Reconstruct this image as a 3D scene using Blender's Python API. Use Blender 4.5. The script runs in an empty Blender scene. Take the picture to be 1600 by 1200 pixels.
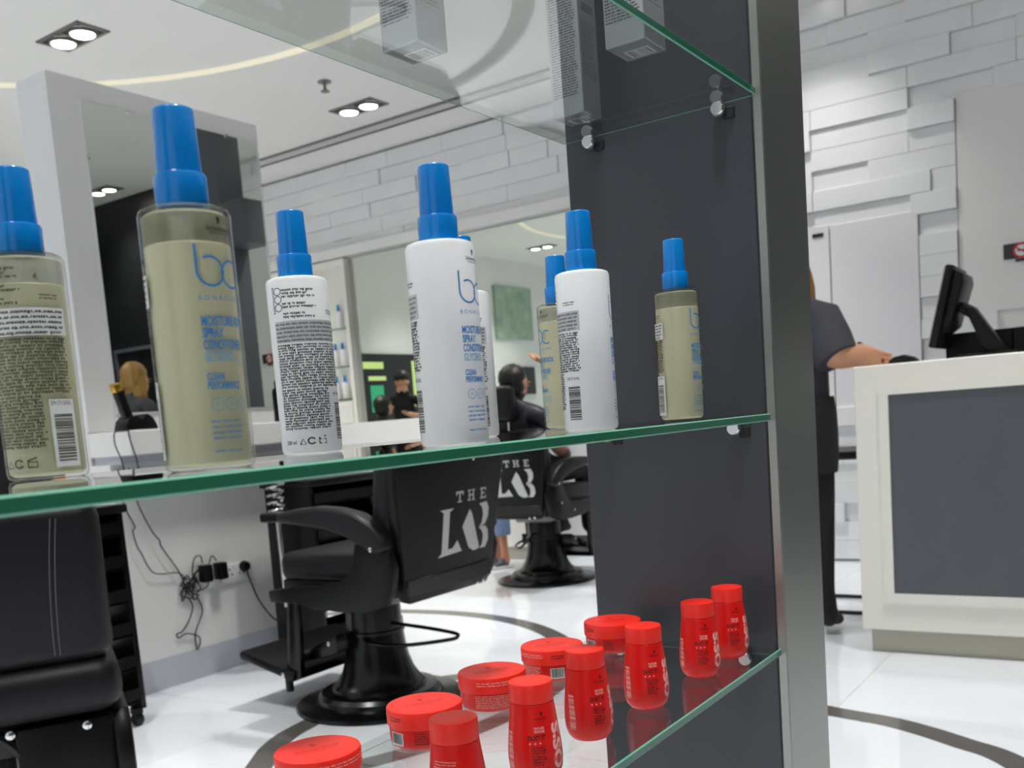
import bpy, bmesh, math, random
from mathutils import Vector, Matrix, Euler

random.seed(7)
C = bpy.context.scene.collection
SC = bpy.context.scene
PI = math.pi

# ------------------------------------------------------------------ camera
EYE = 1.08
YAW, PITCH, ROLL = math.radians(34.5827), math.radians(-6.2704), math.radians(-4.3719)
FPX, CY = 1520.2, 824.4
fw = Vector((math.cos(YAW) * math.cos(PITCH), math.sin(YAW) * math.cos(PITCH), math.sin(PITCH)))
rt = Vector((math.sin(YAW), -math.cos(YAW), 0.0))
up = rt.cross(fw)
r2 = rt * math.cos(ROLL) + up * math.sin(ROLL)
u2 = -rt * math.sin(ROLL) + up * math.cos(ROLL)
cam_d = bpy.data.cameras.new('camera')
cam = bpy.data.objects.new('camera', cam_d)
C.objects.link(cam)
M = Matrix.Identity(4)
for i in range(3):
    M[i][0], M[i][1], M[i][2] = r2[i], u2[i], -fw[i]
M[0][3], M[1][3], M[2][3] = 0.0, 0.0, EYE
cam.matrix_world = M
cam_d.sensor_fit = 'HORIZONTAL'
cam_d.sensor_width = 36.0
cam_d.lens = 36.0 * FPX / 1600.0
cam_d.shift_y = (CY - 600.0) / 1600.0
cam_d.clip_start = 0.02
cam_d.dof.use_dof = True
cam_d.dof.focus_distance = 0.95
cam_d.dof.aperture_fstop = 12.0
SC.camera = cam

# ------------------------------------------------------------------ world, exposure
world = bpy.data.worlds.new('world')
SC.world = world
world.use_nodes = True
bgn = world.node_tree.nodes['Background']
bgn.inputs[0].default_value = (0.92, 0.96, 1.0, 1.0)
bgn.inputs[1].default_value = 0.6
SC.view_settings.view_transform = 'Standard'
SC.view_settings.look = 'None'
SC.view_settings.gamma = 1.0
SC.view_settings.use_curve_mapping = False
SC.view_settings.exposure = 0.02
SC.cycles.max_bounces = 9
SC.cycles.adaptive_threshold = 0.02
SC.cycles.diffuse_bounces = 5
SC.cycles.glossy_bounces = 6
SC.cycles.transmission_bounces = 8
SC.cycles.transparent_max_bounces = 24
SC.cycles.caustics_reflective = False
SC.cycles.caustics_refractive = False
SC.cycles.sample_clamp_indirect = 4.0
SC.cycles.use_denoising = True
LAMP_W = 15.5          # watts of each ceiling downlight
CEIL = 3.38            # ceiling height over the stations
CEIL2 = 3.65           # raised ceiling over the reception side
STEPY = 2.2
WALLX = 6.42           # brick wall plane
FARY = 8.0

# ------------------------------------------------------------------ materials
def lin(c):
    return tuple((v / 255.0) / 12.92 if v / 255.0 <= 0.04045 else ((v / 255.0 + 0.055) / 1.055) ** 2.4 for v in c)

MATS = {}

def mat(name, rgb, rough=0.5, metal=0.0, coat=0.0, noise=None, bump=None, trans=0.0, spec=0.5, emit=None, sss=0.0):
    """noise = (scale, amount, stretch) colour variation, bump = (scale, strength, stretch)."""
    m = bpy.data.materials.new(name)
    m.use_nodes = True
    nt = m.node_tree
    p = nt.nodes['Principled BSDF']
    col = lin(rgb) + (1.0,)
    p.inputs['Base Color'].default_value = col
    p.inputs['Roughness'].default_value = rough
    p.inputs['Metallic'].default_value = metal
    p.inputs['Coat Weight'].default_value = coat
    p.inputs['Coat Roughness'].default_value = 0.06
    p.inputs['Specular IOR Level'].default_value = spec
    p.inputs['Transmission Weight'].default_value = trans
    if sss:
        p.inputs['Subsurface Weight'].default_value = sss
        p.inputs['Subsurface Scale'].default_value = 0.01
    if emit:
        p.inputs['Emission Color'].default_value = lin(emit[0]) + (1.0,)
        p.inputs['Emission Strength'].default_value = emit[1]
    if noise or bump:
        tc = nt.nodes.new('ShaderNodeTexCoord')
    if noise:
        mp = nt.nodes.new('ShaderNodeMapping')
        mp.inputs['Scale'].default_value = noise[2] if len(noise) > 2 else (1, 1, 1)
        nz = nt.nodes.new('ShaderNodeTexNoise')
        nz.inputs['Scale'].default_value = noise[0]
        nz.inputs['Detail'].default_value = 5.0
        rmp = nt.nodes.new('ShaderNodeMapRange')
        rmp.inputs['From Min'].default_value = 0.3
        rmp.inputs['From Max'].default_value = 0.7
        rmp.inputs['To Min'].default_value = 1.0 - noise[1]
        rmp.inputs['To Max'].default_value = 1.0 + noise[1] * 0.4
        mx = nt.nodes.new('ShaderNodeVectorMath')
        mx.operation = 'SCALE'
        mx.inputs[0].default_value = col[:3]
        nt.links.new(tc.outputs['Object'], mp.inputs['Vector'])
        nt.links.new(mp.outputs[0], nz.inputs['Vector'])
        nt.links.new(nz.outputs['Fac'], rmp.inputs['Value'])
        nt.links.new(rmp.outputs[0], mx.inputs['Scale'])
        nt.links.new(mx.outputs[0], p.inputs['Base Color'])
    if bump:
        mp2 = nt.nodes.new('ShaderNodeMapping')
        mp2.inputs['Scale'].default_value = bump[2] if len(bump) > 2 else (1, 1, 1)
        n2 = nt.nodes.new('ShaderNodeTexNoise')
        n2.inputs['Scale'].default_value = bump[0]
        n2.inputs['Detail'].default_value = 3.0
        bp = nt.nodes.new('ShaderNodeBump')
        bp.inputs['Strength'].default_value = bump[1]
        bp.inputs['Distance'].default_value = 0.002
        nt.links.new(tc.outputs['Object'], mp2.inputs['Vector'])
        nt.links.new(mp2.outputs[0], n2.inputs['Vector'])
        nt.links.new(n2.outputs['Fac'], bp.inputs['Height'])
        nt.links.new(bp.outputs[0], p.inputs['Normal'])
    MATS[name] = m
    return m

def thin_glass(name, tint, refl=1.0, rough=0.0):
    """clear sheet: tinted see-through plus Fresnel reflection."""
    m = bpy.data.materials.new(name)
    m.use_nodes = True
    nt = m.node_tree
    nt.nodes.remove(nt.nodes['Principled BSDF'])
    out = nt.nodes['Material Output']
    tr = nt.nodes.new('ShaderNodeBsdfTransparent')
    tr.inputs[0].default_value = tuple(tint) + (1.0,)
    gl = nt.nodes.new('ShaderNodeBsdfGlossy')
    gl.inputs['Roughness'].default_value = rough
    lw = nt.nodes.new('ShaderNodeLayerWeight')
    lw.inputs['Blend'].default_value = 0.5
    pw = nt.nodes.new('ShaderNodeMath')
    pw.operation = 'POWER'
    pw.inputs[1].default_value = 5.0
    mu = nt.nodes.new('ShaderNodeMath')
    mu.operation = 'MULTIPLY_ADD'
    mu.inputs[1].default_value = 0.95 * refl
    mu.inputs[2].default_value = 0.042 * refl
    mx = nt.nodes.new('ShaderNodeMixShader')
    nt.links.new(lw.outputs['Facing'], pw.inputs[0])
    nt.links.new(pw.outputs[0], mu.inputs[0])
    nt.links.new(mu.outputs[0], mx.inputs[0])
    nt.links.new(tr.outputs[0], mx.inputs[1])
    nt.links.new(gl.outputs[0], mx.inputs[2])
    nt.links.new(mx.outputs[0], out.inputs['Surface'])
    MATS[name] = m
    return m

def emis(name, rgb, strength):
    m = bpy.data.materials.new(name)
    m.use_nodes = True
    nt = m.node_tree
    nt.nodes.remove(nt.nodes['Principled BSDF'])
    e = nt.nodes.new('ShaderNodeEmission')
    e.inputs[0].default_value = lin(rgb) + (1.0,)
    e.inputs[1].default_value = strength
    nt.links.new(e.outputs[0], nt.nodes['Material Output'].inputs['Surface'])
    MATS[name] = m
    return m

mat('ceiling_paint', (234, 233, 230), 0.8, noise=(1.5, 0.02))
mat('wall_paint', (230, 230, 227), 0.55, noise=(2.0, 0.03))
mat('brick_paint', (234, 235, 237), 0.2, noise=(3.0, 0.03), bump=(9.0, 0.08))
mat('white_lacquer', (233, 233, 231), 0.3, noise=(2.0, 0.02))
mat('lilac_lacquer', (228, 228, 231), 0.25, noise=(2.0, 0.02))
mat('desk_white', (238, 236, 226), 0.4, noise=(3.0, 0.02))
mat('desk_grey', (84, 87, 92), 0.35, noise=(6.0, 0.06))
mat('plinth_stone', (176, 172, 156), 0.4, noise=(5.0, 0.12, (1, .3, 3)))
mat('baseboard_grey', (184, 186, 196), 0.35)
mat('tile_white', (235, 239, 245), 0.07, noise=(2.2, 0.07, (1.0, .35, 1)))
mat('grout', (188, 188, 184), 0.8)
mat('ring_stone', (98, 95, 92), 0.14, noise=(7.0, 0.10))
mat('dark_wall', (22, 22, 24), 0.35, noise=(4, .2))
mat('dark_panel', (33, 34, 38), 0.3)
mat('column_grey', (78, 80, 88), 0.4)
mat('mirror', (226, 232, 224), 0.0, metal=1.0)
mat('slate', (61, 63, 69), 0.34, spec=0.45, noise=(3.0, 0.05))
mat('steel', (168, 171, 165), 0.40, metal=1.0, bump=(60.0, 0.10, (1, 1, 0.02)))
mat('chrome', (225, 226, 226), 0.08, metal=1.0)
mat('black_leather', (20, 20, 23), 0.42, bump=(260.0, 0.25), spec=0.3)
mat('black_plastic', (11, 11, 12), 0.36, noise=(30, .1), spec=0.25)
mat('black_metal', (9, 9, 10), 0.26, spec=0.4)
mat('black_matte', (20, 20, 22), 0.7)
mat('seam_grey', (88, 86, 100), 0.6)
mat('silver_print', (196, 196, 194), 0.35, metal=0.4)
mat('cable_black', (24, 24, 25), 0.5)
mat('gold', (202, 160, 70), 0.25, metal=0.9)
mat('socket_white', (226, 226, 228), 0.35)
mat('rubber', (30, 30, 31), 0.7)
mat('cap_blue', (4, 126, 210), 0.19, spec=0.5)
mat('bottle_white', (243, 243, 245), 0.28, coat=0.2)
mat('liquid', (222, 217, 184), 0.4, noise=(14, .03))
mat('ink_black', (16, 16, 18), 0.5)
mat('ink_grey', (112, 112, 114), 0.5)
mat('ink_olive', (74, 72, 50), 0.5)
mat('ink_blue', (44, 134, 202), 0.4)
mat('ink_pale_blue', (126, 176, 208), 0.4)
mat('label_white', (232, 232, 232), 0.5)
mat('plastic_red', (226, 16, 8), 0.36, noise=(20, .03), spec=0.35)
mat('lid_red', (248, 42, 28), 0.4, bump=(90, .06))
mat('emboss_red', (196, 26, 20), 0.5)
mat('ink_dark_red', (58, 8, 8), 0.5)
mat('ink_pink', (246, 176, 168), 0.5)
mat('box_silver', (186, 190, 192), 0.3, metal=0.6, noise=(6, .06))
mat('box_base', (150, 154, 156), 0.45, metal=0.2)
mat('hair_dark', (24, 19, 17), 0.5, bump=(80, .6, (1, 1, .15)))
mat('hair_blonde', (178, 134, 72), 0.45, noise=(60, .35, (1, 1, .1)), bump=(90, .6, (1, 1, .12)))
mat('skin', (216, 160, 128), 0.5)
mat('skin_tan', (190, 132, 100), 0.5)
mat('shirt_grey', (62, 63, 70), 0.85, noise=(12, .1))
mat('cloth_black', (20, 20, 23), 0.85, noise=(12, .15))
mat('cape_navy', (23, 24, 34), 0.5)
mat('denim', (128, 150, 184), 0.85, noise=(60, .2))
mat('shoe_grey', (84, 88, 104), 0.7, noise=(40, .25))
mat('sole_white', (214, 212, 208), 0.6)
mat('sign_red', (196, 38, 40), 0.4)
mat('sign_dark', (52, 50, 50), 0.4)
mat('screen_dark', (30, 32, 36), 0.12)
mat('pink_plastic', (214, 150, 172), 0.4)
mat('brown_box', (120, 84, 62), 0.6)
mat('vent_grey', (150, 149, 146), 0.5)
mat('fixture_grey', (128, 127, 124), 0.35, metal=0.5)
mat('fixture_dark', (40, 40, 40), 0.5)
mat('picture_green', (158, 180, 158), 0.25, noise=(5, .3))
emis('lamp_glow', (255, 252, 246), 9.0)
emis('led_warm', (255, 248, 222), 0.85)
emis('window_green', (206, 232, 150), 1.1)
emis('window_teal', (90, 214, 160), 0.7)
thin_glass('shelf_glass', (0.95, 0.97, 0.957), 1.3)
thin_glass('bottle_clear', (0.93, 0.94, 0.91), 0.9, 0.04)
thin_glass('rim_clear', (0.96, 0.93, 0.92), 1.0, 0.05)
mat('glass_edge', (44, 112, 84), 0.16, spec=0.6)
mat('glass_bevel', (108, 168, 146), 0.25)
thin_glass('edge_clear', (0.86, 0.91, 0.88), 0.6)
mat('upper_fill', (176, 172, 146), 0.3, trans=0.0)
mat('label_grey', (204, 204, 206), 0.5)

def hazy(name, rgb, fac):
    m = bpy.data.materials.new(name)
    m.use_nodes = True
    nt = m.node_tree
    p = nt.nodes['Principled BSDF']
    p.inputs['Base Color'].default_value = lin(rgb) + (1.0,)
    p.inputs['Roughness'].default_value = 0.4
    p.inputs['Alpha'].default_value = fac
    MATS[name] = m
hazy('upper_haze', (190, 186, 156), 0.42)

# ------------------------------------------------------------------ mesh building
class MB:
    def __init__(s):
        s.v, s.f, s.m = [], [], []

    def add(s, v, f, m=0):
        o = len(s.v)
        s.v.extend([tuple(p) for p in v])
        s.f.extend([tuple(i + o for i in q) for q in f])
        s.m.extend([m] * len(f))
        return s

    def bm(s, b, m=0):
        b.verts.index_update()
        s.add([v.co[:] for v in b.verts], [[v.index for v in f.verts] for f in b.faces], m)
        b.free()
        return s

    def box(s, x0, x1, y0, y1, z0, z1, m=0):
        v = [(x0, y0, z0), (x1, y0, z0), (x1, y1, z0), (x0, y1, z0), (x0, y0, z1), (x1, y0, z1), (x1, y1, z1), (x0, y1, z1)]
        f = [(3, 2, 1, 0), (4, 5, 6, 7), (0, 1, 5, 4), (1, 2, 6, 5), (2, 3, 7, 6), (3, 0, 4, 7)]
        return s.add(v, f, m)

    def rbox(s, x0, x1, y0, y1, z0, z1, b=0.005, seg=2, m=0, T=None):
        bm = bmesh.new()
        bmesh.ops.create_cube(bm, size=1.0)
        for v in bm.verts:
            v.co = Vector(((x0 + x1) / 2 + v.co.x * (x1 - x0), (y0 + y1) / 2 + v.co.y * (y1 - y0), (z0 + z1) / 2 + v.co.z * (z1 - z0)))
        bmesh.ops.bevel(bm, geom=bm.edges[:], offset=b, segments=seg, affect='EDGES', profile=0.5, clamp_overlap=True)
        if T is not None:
            bm.transform(T)
        return s.bm(bm, m)

    def lathe(s, prof, seg=32, c=(0, 0, 0), T=None, m=0, caps=True):
        v, f = [], []
        for (r, z) in prof:
            for k in range(seg):
                a = 2 * PI * k / seg
                v.append(Vector((r * math.cos(a) + c[0], r * math.sin(a) + c[1], z + c[2])))
        n = len(prof)
        for i in range(n - 1):
            for k in range(seg):
                a, b = i * seg + k, i * seg + (k + 1) % seg
                f.append((a, b, b + seg, a + seg))
        if caps:
            f.append(tuple(range(seg - 1, -1, -1)))
            f.append(tuple(range((n - 1) * seg, n * seg)))
        if T is not None:
            v = [T @ p for p in v]
        return s.add(v, f, m)

    def tube(s, pts, r, seg=8, closed=False, m=0, radii=None):
        P = [Vector(p) for p in pts]
        n = len(P)
        v, f = [], []
        prev = None
        for i in range(n):
            if closed:
                d = P[(i + 1) % n] - P[i - 1]
            else:
                d = P[min(i + 1, n - 1)] - P[max(i - 1, 0)]
            d.normalize()
            if prev is None:
                a = Vector((0, 0, 1)) if abs(d.z) < 0.9 else Vector((1, 0, 0))
                e = d.cross(a).normalized()
            else:
                e = (prev - d * prev.dot(d)).normalized()
            prev = e
            g = d.cross(e)
            rr = radii[i] if radii else r
            for k in range(seg):
                t = 2 * PI * k / seg
                v.append(P[i] + e * (rr * math.cos(t)) + g * (rr * math.sin(t)))
        for i in range(n if closed else n - 1):
            for k in range(seg):
                a, b = i * seg + k, i * seg + (k + 1) % seg
                c, d2 = ((i + 1) % n) * seg + k, ((i + 1) % n) * seg + (k + 1) % seg
                f.append((a, b, d2, c))
        if not closed:
            f.append(tuple(range(seg - 1, -1, -1)))
            f.append(tuple(range((n - 1) * seg, n * seg)))
        return s.add(v, f, m)

    def prism(s, poly, d0, d1, axis='x', b=0.0, seg=2, m=0, T=None):
        """2D outline extruded along an axis: axis x -> (y,z) outline, y -> (x,z), z -> (x,y)."""
        def mp(p, d):
            return {'x': (d, p[0], p[1]), 'y': (p[0], d, p[1]), 'z': (p[0], p[1], d)}[axis]
        bm = bmesh.new()
        A = [bm.verts.new(mp(p, d0)) for p in poly]
        B = [bm.verts.new(mp(p, d1)) for p in poly]
        n = len(poly)
        bm.faces.new(A)
        bm.faces.new(B[::-1])
        for i in range(n):
            bm.faces.new((A[(i + 1) % n], A[i], B[i], B[(i + 1) % n]))
        bmesh.ops.recalc_face_normals(bm, faces=bm.faces[:])
        if b > 0:
            ed = [e for e in bm.edges if len(e.link_faces) == 2 and e.calc_face_angle(0) > 0.9]
            bmesh.ops.bevel(bm, geom=ed, offset=b, segments=seg, affect='EDGES', profile=0.5, clamp_overlap=True)
        bmesh.ops.triangulate(bm, faces=[f for f in bm.faces if len(f.verts) > 4])
        if T is not None:
            bm.transform(T)
        return s.bm(bm, m)

    def ell(s, c, r, seg=20, rings=12, T=None, m=0):
        v, f = [], []
        for i in range(1, rings):
            t = PI * i / rings
            for k in range(seg):
                a = 2 * PI * k / seg
                v.append(Vector((c[0] + r[0] * math.sin(t) * math.cos(a), c[1] + r[1] * math.sin(t) * math.sin(a), c[2] + r[2] * math.cos(t))))
        top, bot = len(v), len(v) + 1
        v += [Vector((c[0], c[1], c[2] + r[2])), Vector((c[0], c[1], c[2] - r[2]))]
        for i in range(rings - 2):
            for k in range(seg):
                a, b = i * seg + k, i * seg + (k + 1) % seg
                f.append((a, a + seg, b + seg, b))
        for k in range(seg):
            f.append((top, k, (k + 1) % seg))
            o = (rings - 2) * seg
            f.append((bot, o + (k + 1) % seg, o + k))
        if T is not None:
            v = [T @ p for p in v]
        return s.add(v, f, m)

    def mesh(s, name, mats, smooth=True, angle=40):
        me = bpy.data.meshes.new(name)
        me.from_pydata(s.v, [], s.f)
        for mm in (mats if isinstance(mats, (list, tuple)) else [mats]):
            me.materials.append(MATS[mm])
        if any(s.m):
            me.polygons.foreach_set('material_index', s.m)
        me.update()
        if smooth:
            me.polygons.foreach_set('use_smooth', [True] * len(me.polygons))
            me.set_sharp_from_angle(angle=math.radians(angle))
        return me

    def build(s, name, mats, parent=None, loc=None, rot=None, smooth=True, angle=40, label=None):
        return link(name, s.mesh(name, mats, smooth, angle), parent, loc, rot, label)


def link(name, me, parent=None, loc=None, rot=None, label=None):
    o = bpy.data.objects.new(name, me)
    C.objects.link(o)
    if parent is not None:
        o.parent = parent
    if loc is not None:
        o.location = loc
    if rot is not None:
        o.rotation_euler = rot
    if label:
        o['label'] = label
    return o

def tag(o, label, cat, group=None):
    o['label'] = label
    o['category'] = cat
    if group:
        o['group'] = group
    return o

def thing(name, label, cat, loc=(0, 0, 0), rz=0.0, group=None):
    o = bpy.data.objects.new(name, None)
    o.empty_display_size = 0.05
    C.objects.link(o)
    o.location = loc
    o.rotation_euler = (0, 0, rz)
    return tag(o, label, cat, group)

def struct(o, label=None):
    o['kind'] = 'structure'
    if label:
        o['label'] = label
    return o

def copy_tree(o, parent=None):
    c = o.copy()
    C.objects.link(c)
    if parent is not None:
        c.parent = parent
    for ch in list(o.children):
        copy_tree(ch, c)
    return c

def dup(o, loc, rz, label, group=None):
    kids = list(o.children)
    c = o.copy()
    C.objects.link(c)
    for ch in kids:
        copy_tree(ch, c)
    c.location = loc
    c.rotation_euler = (0, 0, rz)
    c['label'] = label
    if group:
        c['group'] = group
    return c

# ------------------------------------------------------------------ lettering
_TXT = {}

def text2d(s, h=1.0, sx=1.0, bold=0.0, spacing=1.0):
    """vertices and faces of a line of text, left aligned, cap height h."""
    key = (s, bold, spacing)
    if key not in _TXT:
        cu = bpy.data.curves.new('lettering', 'FONT')
        cu.body = s
        cu.size = 1.0
        cu.offset = bold
        cu.space_character = spacing
        cu.resolution_u = 3
        ob = bpy.data.objects.new('lettering', cu)
        me = ob.to_mesh()
        _TXT[key] = ([(v.co.x, v.co.y) for v in me.vertices], [tuple(p.vertices) for p in me.polygons])
        ob.to_mesh_clear()
        bpy.data.objects.remove(ob)
        bpy.data.curves.remove(cu)
    v, f = _TXT[key]
    k = h / 0.69
    return [(x * k * sx, y * k) for x, y in v], f

def width2d(v):
    return max(p[0] for p in v) - min(p[0] for p in v)

def fit2d(s, h, w, bold=0.0):
    """text of cap height h squeezed to width w."""
    v, f = text2d(s, h, 1.0, bold)
    x0 = min(p[0] for p in v)
    k = w / width2d(v)
    return [((p[0] - x0) * k, p[1]) for p in v], f

def stroke2d(pts, w):
    """polyline as a ribbon."""
    v, f = [], []
    n = len(pts)
    for i, p in enumerate(pts):
        a, b = pts[max(i - 1, 0)], pts[min(i + 1, n - 1)]
        dx, dy = b[0] - a[0], b[1] - a[1]
        l = math.hypot(dx, dy) or 1
        nx, ny = -dy / l * w / 2, dx / l * w / 2
        v += [(p[0] + nx, p[1] + ny), (p[0] - nx, p[1] - ny)]
    for i in range(n - 1):
        f.append((2 * i, 2 * i + 1, 2 * i + 3, 2 * i + 2))
    return v, f

def arc2d(cx, cy, r, a0, a1, n=20):
    return [(cx + r * math.cos(math.radians(a0 + (a1 - a0) * i / n)), cy + r * math.sin(math.radians(a0 + (a1 - a0) * i / n))) for i in range(n + 1)]

def rect2d(x0, x1, y0, y1, n=1):
    v, f = [], []
    for i in range(n + 1):
        x = x0 + (x1 - x0) * i / n
        v += [(x, y0), (x, y1)]
    for i in range(n):
        f.append((2 * i, 2 * i + 2, 2 * i + 3, 2 * i + 1))
    return v, f

class Print:
    """flat lettering collected in 2D and then laid onto a surface."""
    def __init__(s):
        s.v, s.f = [], []

    def put(s, vf, x=0.0, y=0.0):
        v, f = vf
        o = len(s.v)
        s.v += [(p[0] + x, p[1] + y) for p in v]
        s.f += [tuple(i + o for i in q) for q in f]
        return s

    def rows(s, x0, x1, y_top, pitch, n, h, cw=0.0007, rnd=None, ragged=0.0, seed=1):
        """rows of tiny unreadable print."""
        R = random.Random(seed)
        for i in range(n):
            y = y_top - i * pitch
            xe = x1 - R.random() * ragged * (x1 - x0)
            x = x0
            while x < xe:
                wl = R.randint(2, 8)
                for k in range(wl):
                    w = cw * (0.55 + 0.5 * R.random())
                    hh = h * (0.55 + 0.45 * R.random())
                    if x + w > xe:
                        break
                    s.put(rect2d(x, x + w, y - hh * (1.0 if R.random() > .15 else 1.3), y))
                    x += w + cw * 0.3
                x += cw * 0.9
        return s

    def bars(s, x0, x1, y0, y1, n=28, vertical=True, seed=3):
        R = random.Random(seed)
        ws = [R.choice((1, 1, 2, 3)) for _ in range(2 * n)]
        t = sum(ws)
        p = 0
        for i, w in enumerate(ws):
            if i % 2 == 0:
                if vertical:
                    s.put(rect2d(x0 + (x1 - x0) * p / t, x0 + (x1 - x0) * (p + w) / t, y0, y1))
                else:
                    s.put(rect2d(x0, x1, y0 + (y1 - y0) * p / t, y0 + (y1 - y0) * (p + w) / t, 6))
            p += w
        return s

    def wide(s, k):
        s.v = [(x * k, y) for x, y in s.v]
        return s

    def wrap(s, rfun, a0=0.0):
        """onto a body of revolution: radius rfun(z), x along the arc from angle a0."""
        b = MB()
        v = []
        for x, y in s.v:
            r = rfun(y)
            a = a0 + x / r
            v.append((r * math.cos(a), r * math.sin(a), y))
        b.add(v, s.f)
        return b

    def flat(s, fun):
        b = MB()
        b.add([fun(x, y) for x, y in s.v], s.f)
        return b

# ================================================================== THE SETTING
X0, Y0 = -3.6, -3.0
# floor with square polished tiles
floor = struct(MB().box(X0, WALLX + .1, Y0, FARY + .1, -0.06, -0.002).build('floor', 'grout', smooth=False), 'white polished square floor tiles with thin grey joints')
TS = 0.652
tile_me = MB().rbox(-TS / 2 + .0013, TS / 2 - .0013, -TS / 2 + .0013, TS / 2 - .0013, -0.008, 0.0, 0.0008, 1).mesh('tile', 'tile_white', smooth=False)
nx0, ny0 = 1.905, 0.98
for i in range(-8, 7):
    for j in range(-6, 11):
        x, y = nx0 + (i + .5) * TS, ny0 + (j + .5) * TS
        if x - TS / 2 < X0 - .2 or x + TS / 2 > WALLX + .3 or y - TS / 2 < Y0 - .2 or y + TS / 2 > FARY + .3:
            continue
        link('tile', tile_me, floor, (x, y, 0.0), (0, 0, PI / 2 * ((i * 3 + j) % 2) * 2))

def ring_band(path, w, z=0.0009):
    b = MB()
    v, f = [], []
    n = len(path)
    for i in range(n):
        a, c = Vector(path[i - 1]), Vector(path[(i + 1) % n])
        d = (c - a).normalized()
        nrm = Vector((-d.y, d.x))
        p = Vector(path[i])
        for s in (-w / 2, w / 2):
            q = p + nrm * s
            v.append((q.x, q.y, z))
            v.append((q.x, q.y, -0.004))
    for i in range(n):
        j = (i + 1) % n
        f += [(4 * i, 4 * i + 2, 4 * j + 2, 4 * j), (4 * i + 1, 4 * i, 4 * j, 4 * j + 1), (4 * i + 2, 4 * i + 3, 4 * j + 3, 4 * j + 2)]
    return b.add(v, f)

def spline(pts, n=8):
    out = []
    m = len(pts)
    for i in range(m):
        p0, p1, p2, p3 = [Vector(pts[(i + k) % m]) for k in (-1, 0, 1, 2)]
        for k in range(n):
            t = k / n
            out.append(tuple(0.5 * ((2 * p1) + (p2 - p0) * t + (2 * p0 - 5 * p1 + 4 * p2 - p3) * t * t + (3 * p1 - p0 - 3 * p2 + p3) * t ** 3)))
    return out

circ = [(2.899 + 1.455 * math.cos(2 * PI * k / 96), 3.497 + 1.455 * math.sin(2 * PI * k / 96)) for k in range(96)]
ring_band(circ, 0.10).build('inlay_ring', 'ring_stone', floor, label='dark grey stone ring let into the white tiles around the barber chair')
blob = [(2.067, 2.518), (2.265, 2.649), (2.454, 2.71), (2.82, 2.74), (3.18, 2.60), (3.44, 2.2), (3.44, 1.55), (3.286, .991), (3.231, .761), (3.114, .548), (2.972, .366), (2.45, .02), (1.75, .0), (1.2, .5), (1.05, 1.3), (1.35, 2.0)]
ring_band(spline(blob), 0.095, 0.0012).build('inlay_ring', 'ring_stone', floor, label='dark grey stone band curving across the tiles by the reception desk')

# ceiling
ceiling = struct(MB().box(X0, WALLX + .1, STEPY, FARY + .1, CEIL, CEIL2 + .1).box(X0, WALLX + .1, Y0, STEPY, CEIL2, CEIL2 + .1).build('ceiling', 'ceiling_paint', smooth=False), 'white plasterboard ceiling')
led = [(1.93 + 2.52 * math.cos(2 * PI * k / 120), 4.05 + 2.52 * math.sin(2 * PI * k / 120)) for k in range(120)]
b = MB()
v, f = [], []
for k, (x, y) in enumerate(led):
    for rr in (2.495, 2.545):
        a = 2 * PI * k / 120
        px, py = 1.93 + rr * math.cos(a), 4.05 + rr * math.sin(a)
        v += [(px, py, CEIL - .012), (px, py, CEIL - .001)]
for k in range(120):
    j = (k + 1) % 120
    f += [(4 * k, 4 * j, 4 * j + 2, 4 * k + 2), (4 * k, 4 * k + 1, 4 * j + 1, 4 * j), (4 * k + 2, 4 * j + 2, 4 * j + 3, 4 * k + 3)]
tag(b.add(v, f).build('led_ring', 'led_warm'), 'large glowing warm white ring light set flush in the ceiling', 'ring light')

# linear slot vent along the brick wall
t = thing('slot_vent', 'long grey slot air vent running along the ceiling beside the brick wall', 'air vent', (5.895, 4.0, CEIL))
MB().box(-.075, .075, -1.78, 3.6, -.004, -.0005).build('vent_slot', 'vent_grey', t, smooth=False)
for xx in (-.07, -.024, .024, .07):
    MB().box(xx - .007, xx + .007, -1.78, 3.6, -.016, -.004).build('vent_slat', 'wall_paint' if abs(xx) < .05 else 'fixture_grey', t, smooth=False)

# twin downlights
fix_a, fix_b = 0.20, 0.40
def make_fixture():
    t = thing('twin_downlight', 'x', 'ceiling light', (0, 0, CEIL), 0, 'recessed twin ceiling downlights')
    b = MB()
    for (x0, x1, y0, y1) in ((-fix_a / 2, fix_a / 2, -fix_b / 2, -fix_b / 2 + .022), (-fix_a / 2, fix_a / 2, fix_b / 2 - .022, fix_b / 2), (-fix_a / 2, -fix_a / 2 + .022, -fix_b / 2, fix_b / 2), (fix_a / 2 - .022, fix_a / 2, -fix_b / 2, fix_b / 2), (-fix_a / 2, fix_a / 2, -.012, .012)):
        b.box(x0, x1, y0, y1, -.008, -.0005)
    b.build('frame', 'fixture_grey', t, smooth=False)
    MB().box(-fix_a / 2 + .02, fix_a / 2 - .02, -fix_b / 2 + .02, fix_b / 2 - .02, -.003, -.0005).build('housing', 'fixture_dark', t, smooth=False)
    for s in (-1, 1):
        lampo = thing_part('lamp', t, MB().lathe([(.074, -.004), (.078, -.014), (.072, -.024), (.066, -.020), (.066, -.012)], 28, (0, s * .094, 0), caps=False), 'fixture_grey')
        MB().lathe([(.064, -.010), (.060, -.022), (.04, -.027), (.0005, -.029)], 28, (0, s * .094, 0)).build('bulb', 'lamp_glow', lampo)
    return t

def thing_part(name, parent, b, m):
    return b.build(name, m, parent)

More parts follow.
